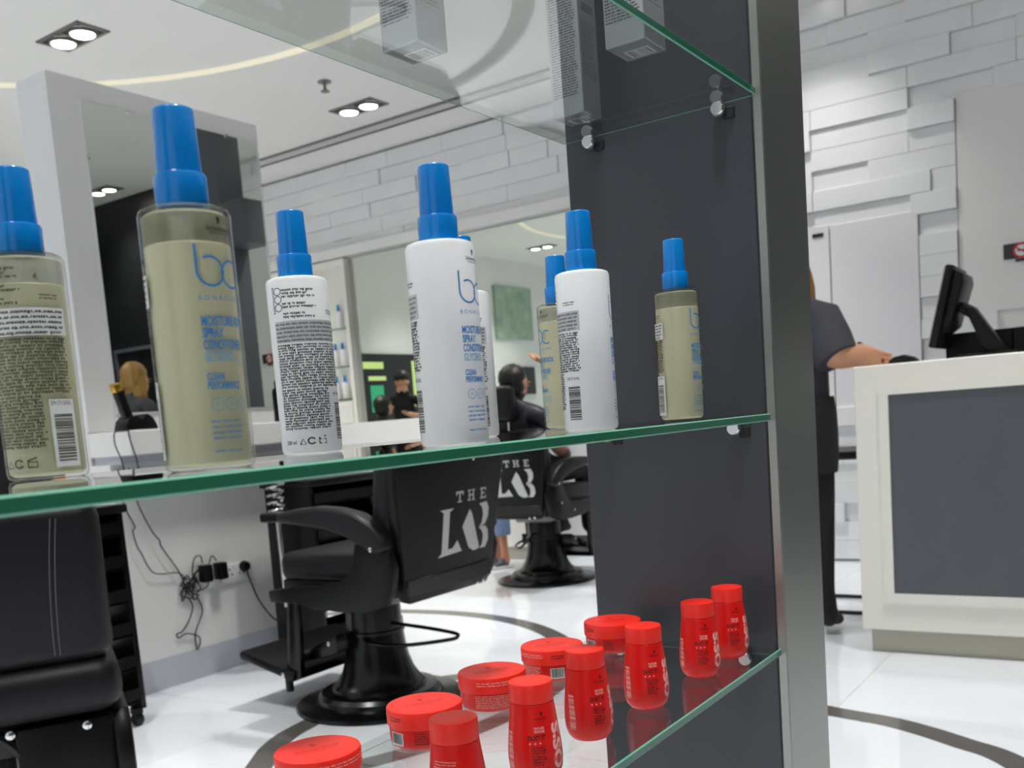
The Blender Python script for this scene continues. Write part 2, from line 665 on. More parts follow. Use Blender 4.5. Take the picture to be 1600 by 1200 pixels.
FIX = [
    (3.42, 5.06, 'twin ceiling downlight inside the ring light, above the mirror pillar'),
    (5.47, 4.82, 'twin ceiling downlight beside the slot vent, right of the sprinkler'),
    (5.40, 2.55, 'twin ceiling downlight above the glass display shelf, near the brick wall'),
    (3.42, 2.60, 'twin ceiling downlight over the front barber chair'),
    (5.88, 1.80, 'twin ceiling downlight over the reception desk'),
    (3.60, 0.40, 'twin ceiling downlight over the floor in front of the reception desk'),
    (5.60, 6.90, 'twin ceiling downlight in the far corner by the product cabinet'),
    (3.42, 7.10, 'twin ceiling downlight behind the mirror pillar'),
    (1.30, 2.60, 'twin ceiling downlight over the near left chair'),
    (0.75, 0.30, 'unseen twin ceiling downlight placed to brighten the glass shelves'),  # unseen fitting set here, and boosted, to brighten lids and caps below
    (1.30, 5.06, 'twin ceiling downlight near the middle of the ring light'),
    (1.30, 7.10, 'twin ceiling downlight by the far wall with the green picture'),
    (-0.9, 0.10, 'twin ceiling downlight behind the viewer'),
    (-0.9, 2.60, 'twin ceiling downlight left behind the viewer'),
    (-0.9, 5.06, 'twin ceiling downlight far left of the shelf'),
    (6.08, -1.04, 'twin ceiling downlight before the black wall'),
    (2.40, -1.9, 'twin ceiling downlight at the front side wall'),
]
fx0 = make_fixture()
for i, (x, y, lab) in enumerate(FIX):
    zf = CEIL if y > STEPY else CEIL2
    o = fx0 if i == 0 else dup(fx0, (x, y, zf), 0, lab)
    o.location = (x, y, zf)
    o['label'] = lab
    ld = bpy.data.lights.new('downlight_beam', 'AREA')
    ld.shape = 'RECTANGLE'
    ld.size, ld.size_y = 0.14, 0.32
    ld.energy = LAMP_W * (0.5 if (x, y) == (5.88, 1.80) else 1.35 if (x, y) == (0.75, 0.30) else 1.0)
    ld.color = (1.0, 0.983, 0.95)
    ld.spread = math.radians(88)
    lo = bpy.data.objects.new('downlight_beam', ld)
    C.objects.link(lo)
    lo.location = (x, y, zf - .032)

# sprinkler
t = thing('sprinkler', 'small chrome fire sprinkler head hanging from the white ceiling', 'sprinkler', (4.93, 4.62, CEIL))
MB().lathe([(.045, -.001), (.045, -.006), (.02, -.012), (.012, -.014)], 20).build('rose', 'fixture_grey', t)
MB().lathe([(.011, -.012), (.011, -.045), (.006, -.05)], 12).build('stem', 'fixture_grey', t)
MB().lathe([(.004, -.045), (.03, -.062), (.03, -.066), (.004, -.066)], 16).build('deflector', 'fixture_grey', t)

# walls
wall_back = struct(MB().box(WALLX + .03, WALLX + .13, Y0, FARY, 0, CEIL2).build('wall_back', 'brick_paint', smooth=False), 'white wall clad in staggered raised bricks')
struct(MB().box(X0, WALLX + .13, FARY, FARY + .1, 0, CEIL).build('wall_far', 'wall_paint', smooth=False))
struct(MB().box(X0, WALLX + .13, Y0 - .1, Y0, 0, CEIL2).build('wall_front', 'column_grey', smooth=False))
wd = struct(MB().box(WALLX - .03, WALLX + .03, Y0, -.55, 0, CEIL2 - .005).build('wall_side', 'dark_wall', smooth=False), 'black wall panelling seen in the pillar mirror')
fr = MB()
for (y0, y1, z0, z1) in ((-1.62, -1.58, 0, 2.1), (-.98, -.94, 0, 2.1), (-1.62, -.94, 2.1, 2.14)):
    fr.box(WALLX - .05, WALLX - .03, y0, y1, z0, z1)
fr.build('door_frame', 'column_grey', wd, smooth=False)
struct(MB().box(4.76, 4.98, 1.88, 2.19, 0, CEIL2 - .001).box(4.76, 4.98, 2.19, 2.42, 2.45, 2.75).build('trim_1', 'column_grey', smooth=False), 'dark grey column seen in the pillar mirror')

# bricks: staggered rows of raised blocks, left out where panels, mirror and cabinet stand
HOLES = [(1.28, 1.81, .95, 2.15), (1.81, 2.45, .95, 2.155), (.0, 1.065, 1.5, 2.77), (2.45, 7.2, 0, 2.66)]
CH = 0.1238
rb = random.Random(5)
bricks_me = {}
def brick_mesh(L, d):
    k = (round(L, 3), d)
    if k not in bricks_me:
        bricks_me[k] = MB().rbox(-d, .035, -L / 2 + .0012, L / 2 - .0012, -CH / 2 + .001, CH / 2 - .001, .0025, 1).mesh('brick', 'brick_paint', smooth=False)
    return bricks_me[k]
nb = 0
row = 0
z = 0.0165
while z + CH <= CEIL2 + .03:
    free = [(0.36, 7.15 if z + CH <= CEIL + .02 else STEPY)]
    for (a, c, z0, z1) in HOLES:
        if z + CH * .5 > z0 and z + CH * .5 < z1:
            nf = []
            for (p, q) in free:
                if c <= p or a >= q:
                    nf.append((p, q))
                else:
                    if a - p > .02:
                        nf.append((p, a))
                    if q - c > .02:
                        nf.append((c, q))
            free = nf
    for (p, q) in free:
        if p > 2.5 and z < 2.6:
            continue
        y = p
        first = True
        while y < q - .01:
            L = rb.choice((.34, .46, .58, .58, .70)) if not first else rb.choice((.14, .26, .38, .5))
            first = False
            if y + L > q - .09:
                L = q - y
            left = y > 2.5
            d = rb.choice((0.003, .010, .020, .030)) if left else rb.choice((0.002, .016, .032, .046))
            link('brick', brick_mesh(L, d), wall_back, (WALLX, y + L / 2, z + CH / 2))
            nb += 1
            y += L
    z += CH
    row += 1
# flush white panels in the brick wall
struct(MB().rbox(WALLX - .012, WALLX + .03, .0, 1.062, 1.5, 2.768, .002, 1).build('trim_2', 'white_lacquer', smooth=False), 'large flush white wall panel right of the bricks')
struct(MB().rbox(WALLX - .006, WALLX + .03, .0, 1.062, .9, 1.494, .002, 1).build('trim_3', 'white_lacquer', smooth=False))
d1 = struct(MB().rbox(WALLX - .03, WALLX + .03, 1.284, 1.806, .953, 2.147, .003, 1).build('door_1', 'lilac_lacquer', smooth=False), 'flush white cupboard door in the brick wall')
d2 = struct(MB().rbox(WALLX - .03, WALLX + .03, 1.813, 2.44, .953, 2.152, .003, 1).build('door_2', 'lilac_lacquer', smooth=False))
MB().rbox(WALLX - .036, WALLX - .03, 1.845, 1.915, 2.085, 2.108, .002, 1).build('door_plate', 'black_matte', d2, label='small black plate at the top of the door')
# ledge over the mirror and cabinet
struct(MB().rbox(WALLX - .10, WALLX + .03, 2.46, 7.15, 2.585, 2.668, .004, 1).build('trim_4', 'white_lacquer', smooth=False), 'white ledge under the bricks above the wall mirror')

# glazed shopfront in the far wall (seen in the wall mirror)
w1 = struct(MB().box(1.95, 5.2, FARY - .03, FARY - .002, .0, 2.0).build('window_1', 'dark_panel', smooth=False), 'dark shop window with green lit displays, seen in the wall mirror')
for (x0, x1, z0, z1, m) in ((2.1, 2.45, 1.05, 1.85, 'window_green'), (2.55, 3.2, 1.35, 1.92, 'window_green'), (3.78, 4.0, 1.30, 1.62, 'window_teal'), (3.72, 4.02, 1.68, 1.73, 'window_green'), (3.75, 4.1, 1.82, 1.90, 'window_green')):
    MB().box(x0, x1, FARY - .045, FARY - .03, z0, z1).build('pane', m, w1, smooth=False)
tag(MB().rbox(.3, 1.25, FARY - .04, FARY - .003, 2.25, 3.0, .004, 1).build('glass_picture', 'picture_green'), 'pale green frosted glass picture on the far wall, seen in the wall mirror', 'picture')
tag(MB().rbox(.35, 1.05, FARY - .05, FARY - .003, 1.45, 1.85, .006, 1).build('wall_screen', 'screen_dark'), 'dark wall screen under the green picture, seen in the wall mirror', 'screen')

# ================================================================== WALL STATION (far wall)
# continuous counter along the brick wall with a steel plinth
t = thing('wall_counter', 'long white counter with stone plinth below the wall mirror', 'counter', (WALLX, 5.0, 0))
MB().rbox(-.25, .02, -1.05, 2.1, .98, 1.155, .004, 1).build('worktop', 'white_lacquer', t, smooth=False)
MB().box(-.21, .02, -1.05, 2.1, .10, .98).build('front_panel', 'desk_white', t, smooth=False)
MB().box(-.20, .02, -1.05, 2.1, 0, .10).build('plinth', 'plinth_stone', t, smooth=False)
t = thing('wall_mirror', 'wide frameless wall mirror above the far white counter', 'mirror', (WALLX, 4.3, 1.158))
MB().box(-.012, .028, -1.5, 1.63, .0, 1.425).build('mirror_backing', 'white_lacquer', t, smooth=False)
MB().box(-.016, -.012, -1.5, 1.63, .004, 1.42).build('mirror_glass', 'mirror', t, smooth=False)

# open product cabinet
t = thing('product_cabinet', 'cream open wall cabinet with glass shelves left of the wall mirror', 'cabinet', (WALLX + .028, 6.44, 1.155))
for yy in (-.50, .0, .46):
    MB().rbox(-.105, .0, yy - .02, yy + .02, .0, 1.42, .002, 1).build('side_panel', 'desk_white', t, smooth=False)
MB().box(-.012, .0, -.5, .46, .0, 1.42).build('back_panel', 'desk_white', t, smooth=False)
MB().box(-.103, .0, -.48, .44, 1.36, 1.42).build('top_panel', 'desk_white', t, smooth=False)
for zz in (.215, .50, .83):
    for y0, y1 in ((-.48, -.02), (.02, .44)):
        so = MB().box(-.095, -.012, y0, y1, zz, zz + .008).build('shelf', 'shelf_glass', t, smooth=False)
        MB().box(-.098, -.095, y0, y1, zz, zz + .008).build('shelf_edge', 'glass_edge', so, smooth=False)
for yy in (-.25, .23):
    dr = MB().rbox(-.108, -.09, yy - .22, yy + .22, .01, .20, .004, 1).build('drawer', 'desk_white', t, smooth=False)
    MB().rbox(-.112, -.108, yy - .19, yy + .19, .04, .17, .002, 1).build('drawer_panel', 'wall_paint', dr, smooth=False)

# ================================================================== MIRROR PILLAR STATION
t = thing('mirror_pillar', 'tall white freestanding pillar holding a large mirror, on the left', 'mirror pillar', (3.05, 4.0, 0))
MB().rbox(-.574, .566, -.10, .11, 0, 2.676, .003, 1).build('pillar_body', 'lilac_lacquer', t, smooth=False)
MB().rbox(-.574, .566, -.112, -.100, 1.165, 2.676, .002, 1).build('front_board', 'white_lacquer', t, smooth=False)
mo = MB().rbox(-.432, .545, -.122, -.112, 1.238, 2.588, .002, 1).build('mirror_edge', 'white_lacquer', t, smooth=False)
MB().box(-.425, .540, -.124, -.1222, 1.245, 2.582).build('mirror_glass', 'mirror', mo, smooth=False)
for (xx, zz) in ((-.2, 2.582), (.35, 2.582), (-.424, 2.35)):
    MB().rbox(xx - .008, xx + .008, -.128, -.123, zz - .012, zz + .004, .001, 1).build('mirror_clip', 'chrome', t, smooth=False)
t = thing('station_counter', 'white styling counter with grey baseboard in front of the mirror pillar', 'counter', (3.05, 3.8, 0))
MB().rbox(-.575, .60, -.205, .10, 1.055, 1.160, .005, 1).build('worktop', 'white_lacquer', t, smooth=False)
MB().box(-.56, .58, -.10, .09, 1.02, 1.055).build('shadow_gap', 'baseboard_grey', t, smooth=False)
MB().box(-.575, .60, -.04, .10, .14, 1.02).build('front_panel', 'wall_paint', t, smooth=False)
MB().box(-.575, .60, -.046, .10, 0, .14).build('baseboard', 'baseboard_grey', t, smooth=False)

# sockets, plugs, cables on the counter front (Y = 3.76)
YW = 3.758
t = thing('wall_socket', 'white multi socket outlet on the styling counter front', 'socket', (3.03, YW, .455))
MB().rbox(-.13, .135, -.012, .0, -.045, .045, .004, 2).build('plate', 'socket_white', t)
for cx in (-.07, .0, .07):
    h = MB()
    for (dx, dz) in ((0, .018), (-.012, -.006), (.012, -.006)):
        h.box(cx + dx - .0035, cx + dx + .0035, -.0135, -.012, dz - .005, dz + .005)
    h.build('pin_holes', 'black_matte', t, smooth=False)
    MB().rbox(cx + .02, cx + .032, -.016, -.012, .022, .038, .001, 1).build('switch', 'socket_white', t, smooth=False)
def curve_pts(pts, n=6):
    out = []
    m = len(pts)
    for i in range(m - 1):
        p0, p1, p2, p3 = Vector(pts[max(i - 1, 0)]), Vector(pts[i]), Vector(pts[i + 1]), Vector(pts[min(i + 2, m - 1)])
        for k in range(n):
            q = k / n
            out.append(0.5 * ((2 * p1) + (p2 - p0) * q + (2 * p0 - 5 * p1 + 4 * p2 - p3) * q * q + (3 * p1 - p0 - 3 * p2 + p3) * q ** 3))
    out.append(Vector(pts[-1]))
    return out
def W(x, z, d=.006):
    return (x, YW - d, z)
for nm, cx, cz, lab, path in (
    ('power_adapter', 2.872, .484, 'square black power adapter at the left end of the socket', [(2.875, .53), (2.866, .568), (2.83, .555), (2.815, .48), (2.85, .42), (2.80, .40), (2.775, .47), (2.734, .51), (2.613, .531), (2.56, .63), (2.545, .66), (2.533, .728), (2.545, .75), (2.505, .85), (2.50, 1.0)]),
    ('power_adapter', 2.958, .482, 'square black power adapter beside the black round plug', [(2.955, .53), (2.935, .556), (2.915, .53), (2.895, .43), (2.84, .41), (2.78, .43), (2.737, .524), (2.667, .638), (2.66, .67), (2.628, .715), (2.572, .85), (2.55, 1.0)])):
    t = thing(nm, lab, 'plug', (cx, YW - .012, cz), 0, 'plugs in the wall socket')
    MB().rbox(-.025, .025, -.05, -.001, -.04, .04, .006, 2).build('case', 'black_plastic', t)
    k = MB().tube([(p[0] - cx, .004 - .01 * (i % 2), p[1] - cz) for i, p in enumerate(path)] if False else [Vector((q.x - cx, -.006, q.z - cz)) for q in curve_pts([(p[0], 0, p[1]) for p in path])], .0028, 6)
    k.build('cable', 'cable_black', t)
t = thing('round_plug', 'round black plug at the right end of the socket with its lead', 'plug', (3.115, YW - .012, .478), 0, 'plugs in the wall socket')
MB().lathe([(.026, 0), (.027, .012), (.02, .03), (.008, .034)], 20, T=Matrix.Rotation(PI / 2, 4, 'X')).build('plug_body', 'black_plastic', t)
MB().tube(curve_pts([(.0, -.02, -.02), (.015, -.02, -.07), (.045, -.03, -.17), (.10, -.05, -.27), (.17, -.06, -.33), (.20, -.06, -.40), (.21, -.06, -.47)]), .0042, 7).build('cable', 'cable_black', t)
t = thing('cable_bundle', 'tangled black cable bundle hanging below the power adapters', 'cable', (2.80, YW - .008, .44))
b = MB()
rc = random.Random(3)
for k in range(5):
    pts = [(rc.uniform(-.06, .05), rc.uniform(-.012, -.002), rc.uniform(-.07, .06)) for _ in range(6)]
    b.tube(curve_pts(pts), .003, 6)
b.build('knot', 'cable_black', t)
MB().tube(curve_pts([(-.02, -.003, -.05), (.0, -.003, -.10), (-.03, -.003, -.16), (-.07, -.003, -.20), (-.10, -.003, -.205), (-.095, -.003, -.225), (-.05, -.003, -.215), (.01, -.003, -.24), (.02, -.003, -.27), (.0, -.003, -.30), (-.005, -.003, -.28), (.0, -.003, -.22), (.05, -.003, -.13), (.03, -.003, -.06)]), .003, 6).build('loose_loop', 'cable_black', t)

# clipper stand and clipper on the counter
t = thing('clipper_stand', 'black double clipper charging stand on the white styling counter', 'clipper stand', (2.545, 3.66, 1.160))
MB().prism([(-.075, 0), (.085, 0), (.08, .02), (.065, .05), (.04, .068), (.022, .06), (.012, .045), (.004, .05), (-.012, .062), (-.04, .06), (-.062, .04)], -.05, .04, 'y', .006).build('stand_body', 'black_plastic', t)
MB().tube(curve_pts([(-.06, -.03, .004), (-.11, -.055, .003), (-.145, -.07, -.01), (-.15, -.075, -.06), (-.13, -.075, -.12), (-.12, -.075, -.2)]), .003, 6).build('cable', 'cable_black', t)
MB().tube(curve_pts([(-.06, -.05, .003), (-.078, -.068, -.01), (-.075, -.075, -.06), (-.06, -.075, -.12), (-.05, -.075, -.22)]), .003, 6).build('cable', 'cable_black', t)
t = thing('hair_clipper', 'black hair clipper with a gold blade standing in the charging stand', 'hair clipper', (2.515, 3.655, 1.212), 0)
T = Matrix.Rotation(math.radians(-16), 4, 'Y')
MB().rbox(-.019, .019, -.02, .02, .0, .12, .008, 2, T=T).build('clipper_body', 'black_plastic', t)
MB().rbox(-.021, .021, -.018, .018, .115, .152, .005, 2, T=T).build('blade_head', 'gold', t)
MB().rbox(.018, .023, -.008, .008, .03, .10, .002, 1, T=T).build('gold_trim', 'gold', t, smooth=False)
t = thing('spray_can', 'black spray can on the styling counter near the mirror edge', 'spray can', (3.45, 3.74, 1.160))
MB().lathe([(.032, 0), (.034, .004), (.034, .15), (.03, .165), (.02, .175)], 24).build('can_body', 'black_plastic', t)
MB().lathe([(.02, .172), (.02, .20), (.014, .212)], 20).build('nozzle', 'black_matte', t)

# ================================================================== TROLLEYS
def trolley(name, label, loc, w, d, h, levels, rz=0):
    t = thing(name, label, 'trolley', loc, rz, 'black salon trolleys')
    for sx in (-1, 1):
        MB().prism([(-d / 2, .07), (d / 2, .07), (d / 2 - .01, h), (-d / 2 + .01, h)], sx * (w / 2) - .011, sx * (w / 2) + .011, 'x', .003).build('side_frame', 'black_plastic', t)
    MB().box(-w / 2, w / 2, d / 2 - .02, d / 2 - .008, .45, h).build('back_panel', 'black_plastic', t, smooth=False)
    for k in range(levels):
        z = .10 + (h - .2) * k / (levels - 1)
        tr = MB().rbox(-w / 2 + .01, w / 2 - .01, -d / 2, d / 2, z, z + .012, .003, 1).build('tray', 'black_plastic', t, smooth=False)
        for yy in (-d / 2, d / 2 - .008):
            MB().box(-w / 2 + .01, w / 2 - .01, yy, yy + .008, z, z + .055).build('tray_rim', 'black_plastic', tr, smooth=False)
    MB().rbox(-w / 2 - .02, w / 2 + .02, -d / 2 - .015, d / 2 + .015, h - .012, h + .02, .006, 2).build('top', 'black_plastic', t)
    for sx in (-1, 1):
        for sy in (-1, 1):
            cx, cy = sx * (w / 2 - .01), sy * (d / 2 - .04)
            c = MB().rbox(cx - .018, cx + .018, cy - .02, cy + .02, .045, .075, .004, 1).build('caster', 'black_plastic', t, smooth=False)
            MB().lathe([(.022, -.016), (.025, -.012), (.025, .012), (.022, .016)], 18, T=Matrix.Translation((cx, cy, .025)) @ Matrix.Rotation(PI / 2, 4, 'Y')).build('wheel', 'rubber', c)
    return t
trolley('salon_trolley', 'narrow black trolley with open trays and casters beside the near left chair', (2.055, 3.475, 0), .34, .26, .855, 6)
t2 = trolley('salon_trolley', 'black trolley behind the armrest of the front barber chair with a coil holder', (3.40, 3.42, 0), .50, .32, .86, 5)
coil = [(-.325 + .04 * math.cos(a * .5), .04 * math.sin(a * .5), .70 + a * .0028) for a in range(0, 84)]
MB().tube(coil, .0065, 7).build('dryer_coil', 'chrome', t2, label='chrome spiral dryer holder')
MB().lathe([(.014, .30), (.014, .71), (.026, .71), (.03, .735), (.012, .74)], 16, (-.325, 0, 0)).build('coil_post', 'chrome', t2)
MB().box(-.325, -.24, -.012, .012, .45, .47).build('coil_bracket', 'black_metal', t2, smooth=False)

# ================================================================== BARBER CHAIRS
def lab_print():
    P = Print()
    for ch, x in (('T', .02), ('H', .092), ('E', .172)):
        w = .046
        R = {'T': [(0, w, .033, .042), (.019, .027, 0, .042), (.010, .036, 0, .005), (0, .005, .026, .042), (w - .005, w, .026, .042)],
             'H': [(.006, .014, 0, .042), (w - .014, w - .006, 0, .042), (.006, w - .006, .018, .024), (0, .020, 0, .005), (0, .020, .037, .042), (w - .020, w, 0, .005), (w - .020, w, .037, .042)],
             'E': [(.006, .014, 0, .042), (0, w - .008, 0, .006), (0, w - .008, .036, .042), (.006, w - .018, .018, .024), (w - .012, w - .008, 0, .013), (w - .012, w - .008, .029, .042)]}[ch]
        for (a, c, d, e) in R:
            P.put(rect2d(x + a, x + c, .80 + d, .80 + e))
    x0, z0, w, h = -.085, .61, .315, .172
    L = [(.03, 1), (.30, 1), (.22, .93), (.19, .12), (.28, .13), (.37, .28), (.46, .02), (0, -.02), (.07, .06), (.10, .93)]
    A = [(.61, .92), (.466, .55), (.60, .05), (.70, -.04), (.81, -.01), (.80, .08), (.66, .80)]
    B1 = [(.80, 1.0), (.955, 1.02), (1.0, .88), (.99, .68), (.93, .52), (.80, .46), (.86, .56), (.885, .74), (.865, .9)]
    B2 = [(.80, .46), (.93, .48), (.99, .36), (1.0, .14), (.94, -.02), (.82, -.02), (.87, .06), (.89, .26), (.86, .38)]
    for poly in (L, A, B1, B2):
        P.put(([(p[0] * w, p[1] * h) for p in poly], [tuple(range(len(poly)))]), x0, z0)
    return P

def make_barber_chair():
    t = thing('barber_chair', 'x', 'barber chair', (0, 0, 0), 0, 'black barber chairs')
    bd = MB().lathe([(.0, .0), (.332, .0), (.337, .006), (.334, .016), (.318, .021), (.262, .026), (.25, .030), (.246, .045), (.232, .060), (.19, .066), (.0, .066)][1:-1], 56).build('base_disc', 'black_metal', t, angle=25)
    MB().lathe([(.19, .064), (.186, .078), (.168, .092), (.145, .13), (.128, .18), (.119, .235), (.114, .285), (.121, .287), (.121, .298), (.112, .302), (.110, .40), (.105, .44)], 40).build('column', 'black_metal', t, angle=28)
    # pump lever
    MB().tube(curve_pts([(-.02, -.09, .33), (.03, -.25, .305), (.06, -.355, .285), (.055, -.375, .275), (.02, -.36, .268), (-.09, -.22, .262), (-.13, -.10, .27), (-.10, -.03, .285)], 5), .0075, 8).build('pump_lever', 'black_metal', t)
    # seat
    MB().rbox(-.265, .265, -.28, .235, .525, .640, .045, 4).build('seat_cushion', 'black_leather', t)
    MB().rbox(-.255, .255, -.27, .225, .455, .535, .012, 2).build('seat_frame', 'black_plastic', t)
    MB().rbox(-.13, .13, -.15, .15, .405, .458, .01, 1).build('seat_mount', 'fixture_grey', t)
    # backrest: padded front, flat printed back shell with a slanted lower flap
    T = Matrix.Translation((0, -.36, .46)) @ Matrix.Rotation(math.radians(7), 4, 'X')
    shell = [(-.235, .0), (.235, .0), (.252, .03), (.268, .10), (.325, .46), (.325, .52), (.30, .55), (-.30, .55), (-.325, .52), (-.325, .46), (-.268, .10), (-.252, .03)]
    sh = MB().prism(shell, -.045, .01, 'y', .012, 2, T=T)
    bs = sh.build('back_shell', 'black_plastic', t, angle=30)
    MB().prism([(-.25, .03), (.25, .03), (.262, .092), (-.262, .092)], -.052, -.040, 'y', .004, 1, T=T).build('lower_flap', 'black_metal', bs)
    MB().rbox(-.29, .29, .0, .11, .10, .56, .045, 4, T=T).build('back_cushion', 'black_leather', t)
    bl = []
    for (bx, bz) in ((.12, .50), (.20, .015), (.16, .01)):
        bl.append(MB().lathe([(.008, 0), (.008, .004), (.004, .006)], 12, T=T @ Matrix.Translation((bx, -.046, bz)) @ Matrix.Rotation(PI / 2, 4, 'X')))
    for q in bl:
        q.build('bolt', 'chrome', bs)
    P = lab_print()
    P.flat(lambda x, z: T @ Vector((x, -.0462, z - .46))).build('logo_print', 'silver_print', bs, smooth=False, label='silver lettering THE LAB')
    # headrest
    hr = MB().rbox(-.085, .085, -.435, -.335, 1.07, 1.30, .035, 3).build('headrest', 'black_leather', t)
    for sx in (-.04, .04):
        MB().tube([(sx, -.39, .96), (sx, -.385, 1.10)], .008, 8).build('headrest_post', 'chrome', hr)
    # arms
    arm_poly = [(.125, .802), (.03, .816), (-.08, .823), (-.18, .816), (-.27, .797), (-.35, .755), (-.395, .71), (-.405, .668), (-.36, .652), (-.30, .676), (-.22, .712), (-.12, .740), (-.04, .750), (.125, .766)]
    for sx in (-1, 1):
        xo = sx * .31
        ar = MB().prism(arm_poly, xo - .04, xo + .04, 'x', .018, 3).build('armrest', 'black_leather', t)
        MB().rbox(xo - .03, xo + .03, .118, .222, .767, .801, .006, 1).build('arm_tip', 'black_plastic', ar, smooth=False)
        sp = MB().prism([(-.24, .69), (-.40, .672), (-.415, .60), (-.40, .52), (-.36, .463), (-.28, .438), (-.15, .432), (.0, .44), (.09, .455), (.23, .455), (.235, .50), (.10, .520), (-.02, .525), (-.14, .545), (-.20, .58), (-.225, .63)], xo - .024 - sx * .01, xo + .014 - sx * .01, 'x', .008, 2).build('side_panel', 'black_plastic', t)
        for (by, bz) in ((-.345, .672), (-.27, .545), (-.12, .485), (.10, .488), (.20, .478)):
            MB().lathe([(.009, 0), (.009, .004), (.004, .007)], 12, T=Matrix.Translation((xo + sx * .006 + (0 if bz < .6 else sx * .035), by, bz)) @ Matrix.Rotation(sx * PI / 2, 4, 'Y')).build('bolt', 'chrome', sp)
        # footrest legs
        MB().prism([(.15, .46), (.205, .46), (.245, .16), (.215, .125), (.17, .145)], sx * .245 - .014, sx * .245 + .014, 'x', .006).build('footrest_leg', 'black_metal', t)
    fp = MB().prism([(.20, .128), (.50, .198), (.505, .222), (.49, .232), (.19, .165)], -.275, .275, 'x', .008, 2).build('footrest', 'black_plastic', t)
    MB().prism([(.02, .31), (.21, .235), (.21, .19), (.02, .24)], -.20, .20, 'x', .006).build('footrest_link', 'black_metal', t)
    for sx in (-1, 1):
        MB().lathe([(.014, .075), (.016, .08), (.016, .14)], 12, (sx * .23, .27, 0)).build('foot_stop', 'rubber', fp)
        MB().lathe([(.010, 0), (.010, .004), (.005, .008)], 12, T=Matrix.Translation((sx * .275, .25, .155)) @ Matrix.Rotation(sx * PI / 2, 4, 'Y')).build('bolt', 'chrome', fp)
        MB().lathe([(.010, 0), (.010, .004), (.005, .008)], 12, T=Matrix.Translation((sx * .20, .06, .275)) @ Matrix.Rotation(sx * PI / 2, 4, 'Y')).build('bolt', 'chrome', fp)
    return t

ch1 = make_barber_chair()
ch1.location = (2.83, 2.655, 0)
ch1['label'] = 'black barber chair with silver THE LAB lettering on its back, facing the mirror pillar'
ch2 = dup(ch1, (5.455, 3.50, 0), -PI / 2, 'black barber chair under a reclined client, facing the far wall mirror')
for ob in [o for o in ch1.children if o.name.startswith('headrest')]:
    for q in list(ob.children):
        bpy.data.objects.remove(q)
    bpy.data.objects.remove(ob)
ch3 = dup(ch1, (4.98, 6.72, 0), PI / 2, 'black barber chair seen with mirrored lettering in the wall mirror')

# near left chair, seen from behind
t = thing('styling_chair', 'black leather chair with a stitched seam at the lower left edge of the view', 'chair', (1.213, 2.480, 0), -PI / 6)
T = Matrix.Translation((0, -.36, .615)) @ Matrix.Rotation(math.radians(4), 4, 'X')
bk = MB().rbox(-.292, .292, -.05, .10, .0, .37, .045, 4, T=T).build('backrest', 'black_leather', t)
for dx in (.0, .011):
    pts = [T @ Vector((.168 + dx + .02 * (z / .3) ** 2, -.0512, z)) for z in [.03 + .0145 * k for k in range(22)]]
    MB().tube(pts, .0013, 5).build('seam', 'seam_grey', bk)
MB().rbox(-.30, .30, -.42, .20, .495, .625, .05, 4).build('seat_block', 'black_leather', t)
MB().rbox(-.27, .27, -.30, .18, .40, .50, .012, 2).build('seat_frame', 'black_metal', t)
for sx in (-1, 1):
    xo = sx * .30
    MB().prism([(-.36, .49), (-.40, .45), (-.41, .36), (-.37, .25), (-.28, .22), (-.05, .30), (.18, .36), (.20, .49)], xo - .02 - sx * .012, xo + .02 - sx * .012, 'x', .01, 2).build('side_panel', 'black_plastic', t)
    MB().prism([(-.05, .485), (.16, .485), (.16, .31), (.13, .27), (-.03, .27), (-.05, .31)], -.385, -.345, 'y', .012, 2, T=Matrix.Translation((sx * .17 - .055, 0, 0))).build('rear_bracket', 'black_plastic', t)
    MB().tube(curve_pts([(sx * .02, -.36, .485), (sx * .07, -.37, .44), (sx * .095, -.365, .36), (sx * .10, -.33, .26)]), .014, 8).build('brace', 'black_metal', t)
    MB().lathe([(.010, 0), (.010, .004), (.005, .007)], 12, T=Matrix.Translation((sx * .215, -.388, .470)) @ Matrix.Rotation(PI / 2, 4, 'X')).build('bolt', 'chrome', t)
    MB().lathe([(.010, 0), (.010, .004), (.005, .007)], 12, T=Matrix.Translation((sx * .06, -.388, .478)) @ Matrix.Rotation(PI / 2, 4, 'X')).build('bolt', 'chrome', t)
MB().lathe([(.13, .06), (.10, .12), (.085, .2), (.08, .41)], 32).build('column', 'black_metal', t)
MB().lathe([(.33, 0), (.335, .008), (.32, .02), (.25, .035), (.13, .062)], 48).build('base_disc', 'black_metal', t)

# ================================================================== GLASS DISPLAY UNIT
PX, PX2 = 1.121, 1.270
YF, YB, YPF = 0.3927, 0.645, 0.386
TH = 0.0088
ZT, ZM, ZL = EYE + .3438 + TH, EYE - .0146, EYE - .296     # top faces of the three shelves
SX0 = -0.45

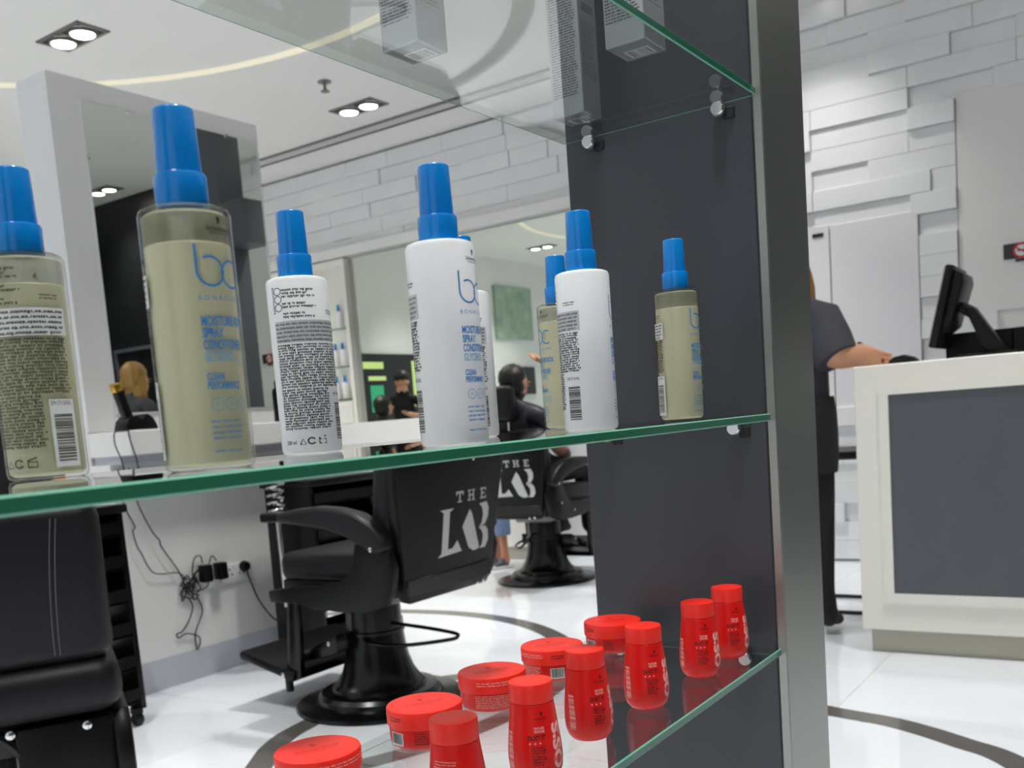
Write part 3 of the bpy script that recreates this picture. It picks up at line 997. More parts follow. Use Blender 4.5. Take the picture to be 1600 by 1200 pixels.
def divider(x0, x1, label, sgn):
    t = thing('divider_panel', label, 'divider', ((x0 + x1) / 2, (YPF + YB) / 2, 0), 0, 'shelf dividers')
    cx, cy = (x0 + x1) / 2, (YPF + YB) / 2
    MB().rbox(x0 - cx, x1 - cx, YPF + .012 - cy, YB - cy, 0, 2.45, .002, 1).build('board', 'slate', t, smooth=False)
    MB().rbox(x0 - cx - .0008, x1 - cx + .0008, YPF - cy, YPF + .012 - cy, 0, 2.45, .0015, 1).build('steel_trim', 'steel', t, smooth=False)
    for zt in (ZT, ZM, ZL):
        for yy in (.436, .607):
            xs = (x0 if sgn < 0 else x1) - cx
            zc = zt - TH
            p = MB().lathe([(.0060, .0), (.0060, .003), (.0092, .004), (.0092, .010), (.0070, .0128)], 20, T=Matrix.Translation((xs, yy - cy, zc - .0062)) @ Matrix.Rotation(sgn * PI / 2, 4, 'Y')).build('shelf_pin', 'chrome', t)
            MB().rbox(xs - .003 * (sgn < 0), xs + .003 * (sgn > 0), yy - cy - .017, yy - cy - .004, zc - .018, zc - .005, .001, 1).build('pin_socket', 'black_matte', p, smooth=False)
    return t
divider(PX, PX2, 'tall dark slate divider panel with brushed steel front edge holding the glass shelves', -1)
divider(SX0 - .149, SX0, 'dark slate divider panel at the other end of the glass shelves', 1)

def glass_shelf(label, ztop):
    zb = ztop - TH
    x0, x1 = SX0 + .0006, PX - .0022
    t = thing('glass_shelf', label, 'shelf', ((x0 + x1) / 2, (YF + YB) / 2, zb), 0, 'glass display shelves')
    hx, hy = (x1 - x0) / 2, (YB - YF) / 2
    c = .0012
    b = MB()
    # top and bottom sheet faces
    b.add([(-hx + c, -hy + c, TH), (hx - c, -hy + c, TH), (hx - c, hy - c, TH), (-hx + c, hy - c, TH)], [(0, 1, 2, 3)], 0)
    b.add([(-hx + c, -hy + c, 0), (hx - c, -hy + c, 0), (hx - c, hy - c, 0), (-hx + c, hy - c, 0)], [(3, 2, 1, 0)], 0)
    b.build('glass_pane', 'shelf_glass', t, smooth=False)
    def ringv(o, z):
        return [(-hx + o, -hy + o, z), (hx - o, -hy + o, z), (hx - o, hy - o, z), (-hx + o, hy - o, z)]
    for nm, m, z0, z1, o0, o1 in (('front_edge', 'glass_edge', c, TH - c, 0, 0), ('edge_bevel', 'glass_bevel', TH - c, TH, 0, c), ('edge_bevel', 'glass_bevel', 0, c, c, 0)):
        q = ringv(o0, z0) + ringv(o1, z1)
        MB().add([q[0], q[1], q[5], q[4]], [(0, 1, 2, 3)]).build(nm, m, t, smooth=False)
    e = MB()
    for z0, z1, o0, o1 in ((c, TH - c, 0, 0), (TH - c, TH, 0, c), (0, c, c, 0)):
        e.add(ringv(o0, z0) + ringv(o1, z1), [(1, 2, 6, 5), (2, 3, 7, 6), (3, 0, 4, 7)])
    e.build('rear_edge', 'edge_clear', t, smooth=False)
    q = ringv(.0002, -.0001) + ringv(.0002, .0005)
    MB().add(q, [(1, 2, 6, 5), (2, 3, 7, 6)]).build('arris_highlight', 'glass_bevel', t, smooth=False)  # pale strips colour in the highlight line along back and right bottom edges
    return t
glass_shelf('top glass shelf carrying the silver boxes', ZT)
glass_shelf('middle glass shelf carrying the blue capped spray bottles', ZM)
glass_shelf('bottom glass shelf carrying the red jars and powder bottles', ZL)

# ------------------------------------------------------------------ spray bottles
HB, HC, HT = .1505, .0197, .0368     # body, collar, cap heights
RB = .0261
BS = .942
def rbody(z):
    return RB + .00012
body_prof = [(.0, 0), (RB - .004, 0), (RB - .0012, .0012), (RB, .004), (RB, HB - .004), (RB - .0012, HB - .0012), (RB - .004, HB), (.013, HB)]
cap_prof = [(.0128, HB + HC - .0005), (.0124, HB + HC + .010), (.0117, HB + HC + HT - .0014), (.0113, HB + HC + HT - .0004), (.0106, HB + HC + HT), (.0006, HB + HC + HT)]
col_prof = [(.0146, HB), (.0149, HB + .001), (.0149, HB + HC - .0015), (.0142, HB + HC), (.0127, HB + HC)]

me_body_w = MB().lathe(body_prof[1:], 56).mesh('body', 'bottle_white')
me_body_c = MB().lathe(body_prof[1:], 56).mesh('body', 'bottle_clear')
me_liq = MB().lathe([(RB - .0050, .0022), (RB - .0021, .0045), (RB - .0018, .012), (RB - .0018, HB * .855), (RB - .0022, HB * .858), (.0005, HB * .858)], 56).mesh('liquid', 'liquid')
me_clr = MB().lathe([(RB - .0022, HB * .860), (RB - .0019, HB * .863), (RB - .0019, HB * .965), (RB - .004, HB * .978), (.013, HB * .982)], 56).mesh('clear_layer', 'upper_haze')
me_cap = MB().lathe(cap_prof, 40).mesh('cap', 'cap_blue', angle=50)
me_col = MB().lathe(col_prof, 40).mesh('cap_collar', 'cap_blue', angle=50)

ft = lambda u: HB * (1 - u)          # height from the fraction below the shoulder
A0 = -math.radians(32)
LW = .0305
# brand mark: small profile head and the name
blk = Print()
head = [(0, .9), (.25, 1.0), (.5, .95), (.62, .75), (.6, .6), (.7, .5), (.6, .45), (.62, .3), (.45, .22), (.45, .0), (.1, .05), (.18, .3), (.05, .5)]
blk.put(([(p[0] * .0042, p[1] * .0042) for p in head], [tuple(range(len(head)))]), .0155, ft(.078))
blk.put(fit2d('Schwarzkopf', .0026, .0185, .012), .0085, ft(.103))
blk.put(fit2d('PROFESSIONAL', .0012, .0135, .0), .0105, ft(.116))
blu = Print()
s = .0245
lw_ = .0013
blu.put(stroke2d([(.0006, s), (.0006, s * .42)] + arc2d(.0006 + s * .33, s * .40, s * .33, 180, 360 + 118, 34), lw_), 0, ft(.320))
blu.put(stroke2d(arc2d(.0006 + s * .93, s * .36, s * .31, 58, 302, 26), lw_), 0, ft(.320))
blu.put(fit2d('B O N A C U R E', .0026, .0290, .0), 0, ft(.362))
ttl = Print()
for u, sx, w in ((.457, 'MOISTURE KICK', .0315), (.501, 'SPRAY', .0125), (.545, 'CONDITIONER', .0262)):
    ttl.put(fit2d(sx, .0052, w, .028), 0, ft(u))
for u, sx, w in ((.660, 'CLEAN', .0100), (.694, 'PERFORMANCE', .0205)):
    ttl.put(fit2d(sx, .0040, w, .028), 0, ft(u))
pal = Print()
pal.put(fit2d('GLYCEROL', .0052, .0195, .02), 0, ft(.590))
for k in range(3):
    pal.put(stroke2d(arc2d(.0045 + k * .0085, ft(.752), .0036, 0, 360, 20), .0005))
    pal.put(stroke2d([(.0045 + k * .0085 - .0014, ft(.76)), (.0045 + k * .0085, ft(.742)), (.0045 + k * .0085 + .0014, ft(.76))], .0006))
sml = Print()
sml.rows(0, .0205, ft(.812), .0032, 4, .0013, .0007, ragged=.15, seed=11)
sml.rows(0, .0180, ft(.925), .0032, 1, .0013, .0007, seed=12)
me_front = [('brand_print', blk.wrap(rbody, A0).mesh('brand_print', 'ink_black', smooth=False)),
            ('logo_print', blu.wrap(rbody, A0).mesh('logo_print', 'ink_blue', smooth=False)),
            ('title_print', ttl.wrap(rbody, A0).mesh('title_print', 'ink_blue', smooth=False)),
            ('pale_print', pal.wrap(rbody, A0).mesh('pale_print', 'ink_pale_blue', smooth=False)),
            ('small_print', sml.wrap(rbody, A0).mesh('small_print', 'ink_blue', smooth=False))]
# back of the bottle
BA = PI - math.radians(74)
BX = 74.0 / 62.0
bp = Print()
bp.rows(.0085, .034, ft(.075), .0027, 3, .0020, .0010, ragged=.35, seed=21)
bp.rows(.0085, .034, ft(.150), .0027, 2, .0020, .0010, ragged=.35, seed=22)
bp.rows(.0085, .032, ft(.205), .0027, 2, .0020, .0010, ragged=.35, seed=23)
bp.rows(.0425, .055, ft(.192), .0022, 2, .0012, .0007, ragged=.2, seed=24)
bp.rows(.0005, .056, ft(.380), .00218, 17, .00175, .0012, ragged=.03, seed=25)
bp.rows(.0005, .0385, ft(.630), .00218, 16, .00175, .0012, ragged=.05, seed=26)
bp.bars(.0425, .0535, ft(.925), ft(.715), 30, vertical=False)
bp.put(fit2d('29171243L', .0026, .0125, .0), .0415, ft(.675))
for k in range(3):
    bp.put(stroke2d(arc2d(.0050, ft(.085 + .045 * k), .0030, 0, 360, 16), .0006))
bp.rows(.0, .0022, ft(.06), .0016, 14, .0011, .0008, seed=29)
bp.put(stroke2d(arc2d(.0205, ft(.925), .0026, 30, 330, 14), .0011))
bp.put(stroke2d([(.012, ft(.942)), (.0142, ft(.912)), (.0164, ft(.942)), (.012, ft(.942))], .0008))
bp.put(stroke2d([(.026, ft(.942)), (.026, ft(.918)), (.031, ft(.918)), (.031, ft(.942)), (.026, ft(.942))], .0009))
bp.put(stroke2d([(.0255, ft(.914)), (.031, ft(.900))], .0010))
bp.put(fit2d('200 ml', .0030, .0085, .01), .0005, ft(.940))
ar = Print()
ar.rows(.0005, .056, ft(.262), .0034, 5, .0017, .0013, ragged=.04, seed=31)
for k in range(5):
    yy = ft(.262) - .0034 * k - .0012
    ar.put(rect2d(.0008, .054 - .01 * (k == 4), yy - .0003, yy + .0002, 14))
bp.wide(BX)
ar.wide(BX)
me_back = {'w': [('back_print', bp.wrap(rbody, BA).mesh('back_print', 'ink_black', smooth=False)), ('script_print', ar.wrap(rbody, BA).mesh('script_print', 'ink_grey', smooth=False))],
           'c': [('back_print', bp.wrap(rbody, BA).mesh('back_print', 'ink_olive', smooth=False)), ('script_print', ar.wrap(rbody, BA).mesh('script_print', 'ink_olive', smooth=False))]}
bw = Print()
bw.put(rect2d(.0405, .0555, ft(.95), ft(.650), 8))
bw.wide(BX)
bwm = bw.wrap(lambda z: RB + .00006, BA).mesh('barcode_label', 'label_white', smooth=False)
aw = Print()
aw.put(rect2d(.0, .0565, ft(.37), ft(.25), 24))
aw.wide(BX)
awm = aw.wrap(lambda z: RB + .00005, BA).mesh('script_panel', 'label_white', smooth=False)
awg = aw.wrap(lambda z: RB + .00005, BA).mesh('script_panel', 'label_grey', smooth=False)

def spray_bottle(kind, x, y, front, label, z=ZM):
    t = thing('spray_bottle', label, 'spray bottle', (x * BS, y * BS, z), front, 'blue capped spray conditioner bottles')
    t.scale = (BS, BS, BS)
    bo = link('body', me_body_w if kind == 'w' else me_body_c, t)
    if kind == 'c':
        link('liquid', me_liq, t)
        link('clear_layer', me_clr, t)
        link('barcode_label', bwm, bo)
        link('script_panel', awm, bo)
    else:
        link('script_panel', awg, bo)
    link('cap_collar', me_col, t)
    link('cap', me_cap, t)
    for nm, me in me_front + me_back[kind]:
        link(nm, me, bo)
    return t
def toward(x, y):
    return math.atan2(-y, -x)
D2R = math.radians
bottles = [
    ('c', .380, .476, -PI / 2, 'large milky spray bottle with blue cap, nearest on the middle shelf'),
    ('w', .594, .456, -PI / 2 + D2R(6), 'white spray bottle with blue cap and blue bc lettering in the front row'),
    ('w', .831, .470, -PI / 2 + D2R(35), 'white spray bottle with blue cap nearest the slate divider'),
    ('c', 1.062, .478, -PI / 2, 'milky spray bottle with blue cap standing against the slate divider'),
    ('c', .376, .643, toward(.376, .643) + PI + D2R(-20), 'milky spray bottle showing its back label at the left edge'),
    ('w', .612, .628, toward(.612, .628) + PI + D2R(21), 'white spray bottle showing its black back text and barcode'),
    ('w', .832, .612, toward(.832, .612) + PI + D2R(-26), 'white spray bottle half hidden behind the white front row bottle'),
    ('c', 1.030, .618, toward(1.03, .618) + D2R(-58), 'milky spray bottle half hidden behind the white bottle near the divider'),
]
for k in bottles:
    spray_bottle(*k)

# small product bottles in the far cabinet (seen small: body and cap only)
me_far = MB().lathe(body_prof[1:], 24).mesh('body', 'bottle_white')
for i, (dy, zz, lab) in enumerate(((-.36, 1.155 + .838, 'small white bottle with blue cap alone on the upper cabinet shelf'), (-.28, 1.155 + .508, 'left small white bottle with blue cap on the middle cabinet shelf'), (-.37, 1.155 + .508, 'right small white bottle with blue cap on the middle cabinet shelf'), (-.26, 1.155 + .223, 'left small white bottle with blue cap on the lower cabinet shelf'), (-.36, 1.155 + .223, 'right small white bottle with blue cap on the lower cabinet shelf'))):
    t = thing('product_bottle', lab, 'bottle', (WALLX - .025, 6.44 + dy, zz), 0, 'small bottles in the far product cabinet')
    link('body', me_far, t)
    link('cap', me_cap, t)
    link('cap_collar', me_col, t)

# ------------------------------------------------------------------ red powder bottles
DH = .0835
dprof = [(.0125, 0), (.0165, .0012), (.0200, .0052), (.0220, .0115), (.02265, .020), (.0222, .030), (.0205, .046), (.0188, .060), (.0180, .0665), (.0172, .0672)]
def rdust(z):
    for (r0, z0), (r1, z1) in zip(dprof, dprof[1:]):
        if z0 <= z <= z1:
            return r0 + (r1 - r0) * (z - z0) / (z1 - z0) + .00012
    return .018
me_db = MB().lathe(dprof, 44).mesh('body', 'plastic_red')
me_dc = MB().lathe([(.0174, .0672), (.0180, .0676), (.0180, .0820), (.0176, .0832), (.0165, DH), (.0006, DH)], 44).mesh('cap', 'lid_red')
k0 = Print()
k0.put(([(p[0] * .0036, p[1] * .0036) for p in head], [tuple(range(len(head)))]), .0008, .0578)
k0.put(fit2d('Schwarzkopf', .0019, .0105, .012), -.0040, .0553)
k0.put(fit2d('DUST IT', .0034, .0150, .03), -.0110, .0392)
k0.rows(-.0085, .0045, .0335, .0022, 3, .0015, .0008, ragged=.3, seed=41)
k0.rows(-.0085, .0055, .0262, .0022, 4, .0015, .0008, ragged=.3, seed=42)
p0 = Print()
p0.put(fit2d('TEXTURE', .0019, .0088, .02), -.0055, .0474)
p0.put(fit2d('TEXTURE', .0019, .0088, .02), -.0055, .0448)
for k in range(3):
    xx = -.0095 + .0042 * k
    p0.put(rect2d(xx - .0010, xx + .0010, .0362, .0366))
    p0.put(rect2d(xx - .0002, xx + .0002, .0354, .0374))
p1 = Print()
tv, tf = fit2d('OSiS', .0105, .0385, .045)
p1.put(([(-y, x) for x, y in tv], tf), .0215, .0120)
p2 = Print()
p2.put(rect2d(-.0340, -.0258, .0125, .0520))
q2 = Print()
q2.bars(-.0335, -.0265, .0130, .0450, 26, vertical=False, seed=6)
p3 = Print()
p3.rows(.040, .058, .0560, .0021, 3, .0009, .0006, seed=44)
p3.rows(.040, .050, .0470, .0019, 14, .0009, .0006, ragged=.2, seed=45)
me_dp = [('black_print', k0.wrap(rdust, -D2R(33)).mesh('black_print', 'ink_dark_red', smooth=False)),
         ('pink_print', p0.wrap(rdust, -D2R(33)).mesh('pink_print', 'ink_pink', smooth=False)),
         ('name_print', p1.wrap(rdust, -D2R(33)).mesh('name_print', 'ink_pink', smooth=False)),
         ('barcode', q2.wrap(lambda z: rdust(z) + .00006, -D2R(33)).mesh('barcode', 'ink_pink', smooth=False)),
         ('back_print', p3.wrap(rdust, -D2R(33)).mesh('back_print', 'ink_pink', smooth=False))]
for i, (x, y, da, lab) in enumerate((
        (.542, .439, D2R(178), 'red powder bottle nearest, cut by the lower edge of the view'),
        (.646, .439, 0, 'second nearest red powder bottle, its name lettering showing'),
        (.753, .449, D2R(16), 'third red powder bottle, before the red jars'),
        (.856, .441, D2R(2), 'fourth red powder bottle, left of the pair by the divider'),
        (.979, .436, D2R(-8), 'red powder bottle second from the slate divider'),
        (1.067, .437, D2R(-2), 'red powder bottle farthest away, next to the slate divider'))):
    t = thing('powder_bottle', lab, 'powder bottle', (x, y, ZL), -PI / 2 + da - D2R(8), 'red powder bottles on the bottom shelf')
    bo = link('body', me_db, t)
    link('cap', me_dc, t)
    for nm, me in me_dp:
        link(nm, me, bo)

# ------------------------------------------------------------------ red jars
JL, JB = .0165, .0225
me_jb = MB().lathe([(.0300, .0030), (.0318, .0036), (.0336, .0070), (.0343, .0120), (.0343, JB)], 56).mesh('jar_body', 'plastic_red')
me_jr = MB().lathe([(.0296, 0), (.0318, .0006), (.0334, .0028), (.0342, .0068)], 56, caps=False).mesh('clear_base', 'rim_clear')
me_jl = MB().lathe([(.0352, JB), (.0358, JB + .0006), (.0358, JB + JL - .0016), (.0352, JB + JL - .0004), (.0340, JB + JL), (.0004, JB + JL)], 64).mesh('lid', 'lid_red')
ez = Print()
ez.put(fit2d('Schwarzkopf', .0052, .038, .004), -.019, -.003)
ez.put(fit2d('PROFESSIONAL', .0022, .026, .0), -.013, -.0085)
ez.put(([(p[0] * .008, p[1] * .008) for p in head], [tuple(range(len(head)))]), -.003, .006)
me_je = ez.flat(lambda x, y: (x, y, JB + JL + .00012)).mesh('embossing', 'emboss_red', smooth=False)
rj = lambda z: .0344 if z < JB else .03592
j1 = Print().put(rect2d(-.012, .004, .0072, .0190, 6))
j2 = Print().bars(-.011, .003, .0085, .0184, 26, seed=8)
j3 = Print().rows(-.011, .006, .0335, .0024, 2, .0014, .0008, ragged=.2, seed=51)
j3.rows(.016, .030, .0200, .0024, 5, .0014, .0008, ragged=.2, seed=52)
j4 = Print().rows(-.075, -.020, .0205, .0017, 8, .0010, .0007, ragged=.1, seed=53)
j4.rows(-.075, -.020, .0345, .0026, 2, .0014, .0012, seed=54)
me_jp = [('barcode_label', j1.wrap(rj, 0).mesh('barcode_label', 'label_white', smooth=False)),
         ('barcode', j2.wrap(lambda z: rj(z) + .0001, 0).mesh('barcode', 'ink_black', smooth=False)),
         ('black_print', j3.wrap(rj, 0).mesh('black_print', 'ink_dark_red', smooth=False)),
         ('pink_print', j4.wrap(rj, 0).mesh('pink_print', 'ink_pink', smooth=False))]
for x, y, da, lab in (
        (.545, .588, 118, 'red jar nearest, cut by the lower edge of the view'),
        (.682, .586, -46, 'second nearest red jar with a barcode, beside the nearest powder bottle'),
        (.801, .592, 92, 'middle red jar with rows of pale text on its side'),
        (.919, .591, 14, 'fourth red jar with a barcode under its lid'),
        (1.052, .584, -48, 'farthest red jar, beside the slate divider')):
    t = thing('hair_jar', lab, 'jar', (x, y, ZL), toward(x, y) + D2R(da), 'red jars on the bottom shelf')
    bo = link('jar_body', me_jb, t)
    link('clear_base', me_jr, t)
    li = link('lid', me_jl, t)
    link('embossing', me_je, li, rot=(0, 0, PI / 2 - D2R(da) + D2R(20)))
    for nm, me in me_jp:
        link(nm, me, bo)

# ------------------------------------------------------------------ silver boxes on the top shelf
def silver_box(x0, x1, y0, y1, h, label, seed):
    cx, cy = (x0 + x1) / 2, (y0 + y1) / 2
    hx, hy = (x1 - x0) / 2, (y1 - y0) / 2
    t = thing('silver_box', label, 'box', (cx, cy, ZT), 0, 'silver cartons on the top shelf')
    bo = MB().rbox(-hx, hx, -hy, hy, 0.0004, h, .0008, 1).build('carton', 'box_silver', t, smooth=False)
    p = Print()
    p.rows(-hx + .004, hx - .004, h - .02, .0030, int((h - .040) / .0030), .0017, .0010, ragged=.12, seed=seed)
    p.flat(lambda x, z: (-hx - .0002, -x, z)).build('side_print', 'sign_dark', bo, smooth=False)
    p = Print()
    p.rows(-hx + .004, hx - .004, h * .55, .0034, int(h * .35 / .0034), .0013, .0009, ragged=.4, seed=seed + 1)
    p.put(rect2d(-.012, .014, h * .62, h * .66))
    p.flat(lambda x, z: (x, -hy - .0002, z)).build('front_print', 'ink_grey', bo, smooth=False)
    p = Print().put(rect2d(-hx + .003, hx - .003, -hy + .003, hy - .003))
    p.flat(lambda x, y: (x, y, .0003)).build('base_panel', 'box_base', bo, smooth=False)
    p = Print().put(rect2d(-.004, .018, -.014, .012))
    p.flat(lambda x, y: (x, y, .0002)).build('barcode_label', 'label_white', bo, smooth=False)
    p = Print().bars(-.002, .016, -.012, .010, 20, vertical=False, seed=seed)
    p.flat(lambda x, y: (x, y, .0001)).build('barcode', 'ink_black', bo, smooth=False)
    return t
silver_box(.743, .788, .575, .619, .17, 'silver printed carton on the top shelf, left of the others', 61)
silver_box(1.045, 1.088, .573, .616, .19, 'tall silver printed carton on the top shelf near the divider', 71)
silver_box(.894, .941, .419, .462, .17, 'silver printed carton behind the green front edge of the top shelf', 81)

# ================================================================== RECEPTION
t = thing('reception_desk', 'large white reception desk with a dark grey inset front panel', 'reception desk', (4.12, .2, 0))
YL, YR = .892, -1.4           # left end and right end (local)
MB().rbox(.0, .80, YR, YL, .10, 1.19, .004, 1).build('desk_body', 'desk_white', t, smooth=False)
MB().box(.03, .77, YR + .03, YL - .03, 0, .10).build('plinth', 'plinth_stone', t, smooth=False)
fr = MB()
PY, PZ0, PZ1, bw_ = .758, .256, 1.067, .038
fr.prism([(YR + .1, PZ0 - bw_), (PY + bw_, PZ0 - bw_), (PY, PZ0), (YR + .1, PZ0)], -.010, .002, 'x')
fr.prism([(YR + .1, PZ1 + bw_), (PY + bw_, PZ1 + bw_), (PY, PZ1), (YR + .1, PZ1)], -.010, .002, 'x')
fr.prism([(PY + bw_, PZ0 - bw_), (PY + bw_, PZ1 + bw_), (PY, PZ1), (PY, PZ0)], -.010, .002, 'x')
fr.build('panel_frame', 'desk_white', t, smooth=False)
MB().box(-.003, .001, YR + .1, PY, PZ0, PZ1).build('inset_panel', 'desk_grey', t, smooth=False)

t = thing('touch_monitor', 'black touch screen monitor on a tilted stand on the reception desk, seen from the side', 'monitor', (4.50, .60, 1.19))
T = Matrix.Translation((0, .235, .055)) @ Matrix.Rotation(math.radians(13), 4, 'X')
MB().rbox(-.155, .155, -.018, .012, .0, .335, .006, 2, T=T).build('screen_case', 'black_plastic', t)
MB().rbox(-.15, .15, .012, .016, .005, .33, .001, 1, T=T).build('screen', 'vent_grey', t, smooth=False)
MB().prism([(-.015, .06), (-.05, .10), (-.062, .28), (-.05, .31), (-.015, .325)], -.13, .13, 'x', .012, 2, T=T).build('rear_cover', 'black_plastic', t)
MB().prism([(.115, .17), (.145, .195), (.165, .215), (.13, .235), (.09, .21)], -.03, .03, 'x', .006).build('hinge', 'black_matte', t)
MB().prism([(.128, .215), (.088, .208), (-.04, .005), (.02, .005), (.045, .01)], -.05, .05, 'x', .008).build('stand_arm', 'black_plastic', t)
MB().rbox(-.10, .10, -.08, .16, .0, .018, .006, 2).build('stand_foot', 'black_plastic', t)
tag(MB().prism([(-.055, 0), (.055, 0), (.058, .014), (.035, .032), (-.005, .038), (-.04, .026), (-.056, .012)], -.034, .034, 'x', .009, 3).build('computer_mouse', 'black_plastic', None, (4.36, .945, 1.1905)), 'black computer mouse on the reception desk beside the monitor', 'mouse')
t = thing('desk_organizer', 'low black organizer box behind the monitor on the reception desk', 'organizer', (4.785, .52, 1.19))
MB().rbox(-.10, .10, -.20, .32, .0, .012, .002, 1).build('bottom', 'black_plastic', t, smooth=False)
for (x0, x1, y0, y1) in ((-.10, -.09, -.20, .32), (.09, .10, -.20, .32), (-.10, .10, -.20, -.19), (-.10, .10, .31, .32), (-.10, .10, .05, .06)):
    MB().rbox(x0, x1, y0, y1, .0, .12, .002, 1).build('side', 'black_plastic', t, smooth=False)
t = thing('receipt_printer', 'small black receipt printer at the right edge of the reception desk', 'printer', (4.75, .16, 1.19))
MB().rbox(-.08, .08, -.08, .10, .0, .20, .012, 2).build('printer_body', 'black_plastic', t)
MB().rbox(-.06, .06, -.05, .05, .20, .206, .002, 1).build('paper_cover', 'black_matte', t)
t = thing('card_stack', 'small pink packet standing by the black organizer on the desk', 'packet', (4.86, .272, 1.19))
MB().rbox(-.02, .02, -.05, .04, 0, .16, .004, 1).build('packet', 'pink_plastic', t, smooth=False)
MB().rbox(-.021, .021, -.03, .02, .06, .11, .002, 1).build('packet_label', 'label_white', t, smooth=False)
t = thing('no_smoking_sign', 'dark wall sign with a red no smoking roundel on the white panel', 'sign', (WALLX - .013, .775, 1.826))
MB().rbox(-.006, .0, -.14, .052, -.042, .044, .002, 1).build('sign_plate', 'sign_dark', t, smooth=False)
TS_ = Matrix.Rotation(-PI / 2, 4, 'Y')
MB().lathe([(.044, .0062), (.044, .009)], 32, (0, 0, 0), T=Matrix.Translation((0, -.042, 0)) @ TS_).build('roundel', 'label_white', t, smooth=False)
MB().lathe([(.032, .0092), (.044, .0092), (.044, .0105), (.032, .0105), (.032, .0092)], 32, T=Matrix.Translation((0, -.042, 0)) @ TS_, caps=False).build('red_ring', 'sign_red', t, smooth=False)
P = Print().put(stroke2d([(-.026, .018), (.026, -.018)], .008))
P.flat(lambda x, y: (-.0108, -.042 - x, y)).build('red_bar', 'sign_red', t, smooth=False)
P = Print().put(rect2d(-.022, .016, -.004, .004)).put(stroke2d([(.014, .006), (.018, .014), (.012, .02)], .003))
P.flat(lambda x, y: (-.0100, -.042 - x, y)).build('cigarette', 'ink_black', t, smooth=False)
MB().rbox(-.008, .0, -.075, -.01, -.062, -.046, .001, 1).build('caption_plate', 'sign_dark', t, smooth=False)

# bar stool behind the desk end
t = thing('bar_stool', 'black bar stool with thin metal legs behind the end of the reception desk', 'stool', (5.02, 1.345, 0))
MB().rbox(-.19, .19, -.19, .19, .765, .815, .02, 3).build('seat', 'black_leather', t)
for sx in (-1, 1):
    MB().tube(curve_pts([(sx * .16, -.17, .765), (sx * .17, -.19, .74), (sx * .20, -.235, .02), (sx * .20, -.22, .012), (sx * .20, .22, .012), (sx * .20, .235, .02), (sx * .17, .19, .74), (sx * .16, .17, .765)], 5), .010, 8).build('leg_frame', 'black_metal', t)
for zz, hw in ((.27, .215), (.55, .20)):
    MB().tube([(-.19, -hw, zz), (.19, -hw, zz)], .009, 8).build('foot_bar', 'black_metal', t)

# ================================================================== PEOPLE
def seg_d(p, a, b):
    ab = b - a
    q = max(0.0, min(1.0, (p - a).dot(ab) / max(ab.length_squared, 1e-9)))
    return (p - (a + ab * q)).length, q

def make_body(name, J, bones, mats, parent):
    """J: joint -> (x,y,z,rx,ry); bones: (a, b, material index[, from fraction -> other index])."""
    names = list(J)
    me = bpy.data.meshes.new(name)
    me.from_pydata([J[n][:3] for n in names], [(names.index(b[0]), names.index(b[1])) for b in bones], [])
    ob = bpy.data.objects.new(name, me)
    C.objects.link(ob)
    md = ob.modifiers.new('skin', 'SKIN')
    md.use_smooth_shade = True
    sv = me.skin_vertices[0].data
    for i, n in enumerate(names):
        sv[i].radius = (J[n][3], J[n][4] if len(J[n]) > 4 else J[n][3])
        sv[i].use_root = (n == 'pelvis')
    ss = ob.modifiers.new('sub', 'SUBSURF')
    ss.levels = ss.render_levels = 2
    dg = bpy.context.evaluated_depsgraph_get()
    res = bpy.data.meshes.new_from_object(ob.evaluated_get(dg))
    bpy.data.objects.remove(ob)
    res.name = name
    res.materials.clear()
    for m in mats:
        res.materials.append(MATS[m])
    segs = [(Vector(J[b[0]][:3]), Vector(J[b[1]][:3]), (J[b[0]][3] + J[b[1]][3]) / 2, b) for b in bones]
    for p in res.polygons:
        best = min(segs, key=lambda s: seg_d(p.center, s[0], s[1])[0] - s[2])
        b = best[3]
        idx = b[2]
        if len(b) > 3 and seg_d(p.center, best[0], best[1])[1] > b[3]:
            idx = b[4]
        p.material_index = idx
        p.use_smooth = True
    return link(name, res, parent)

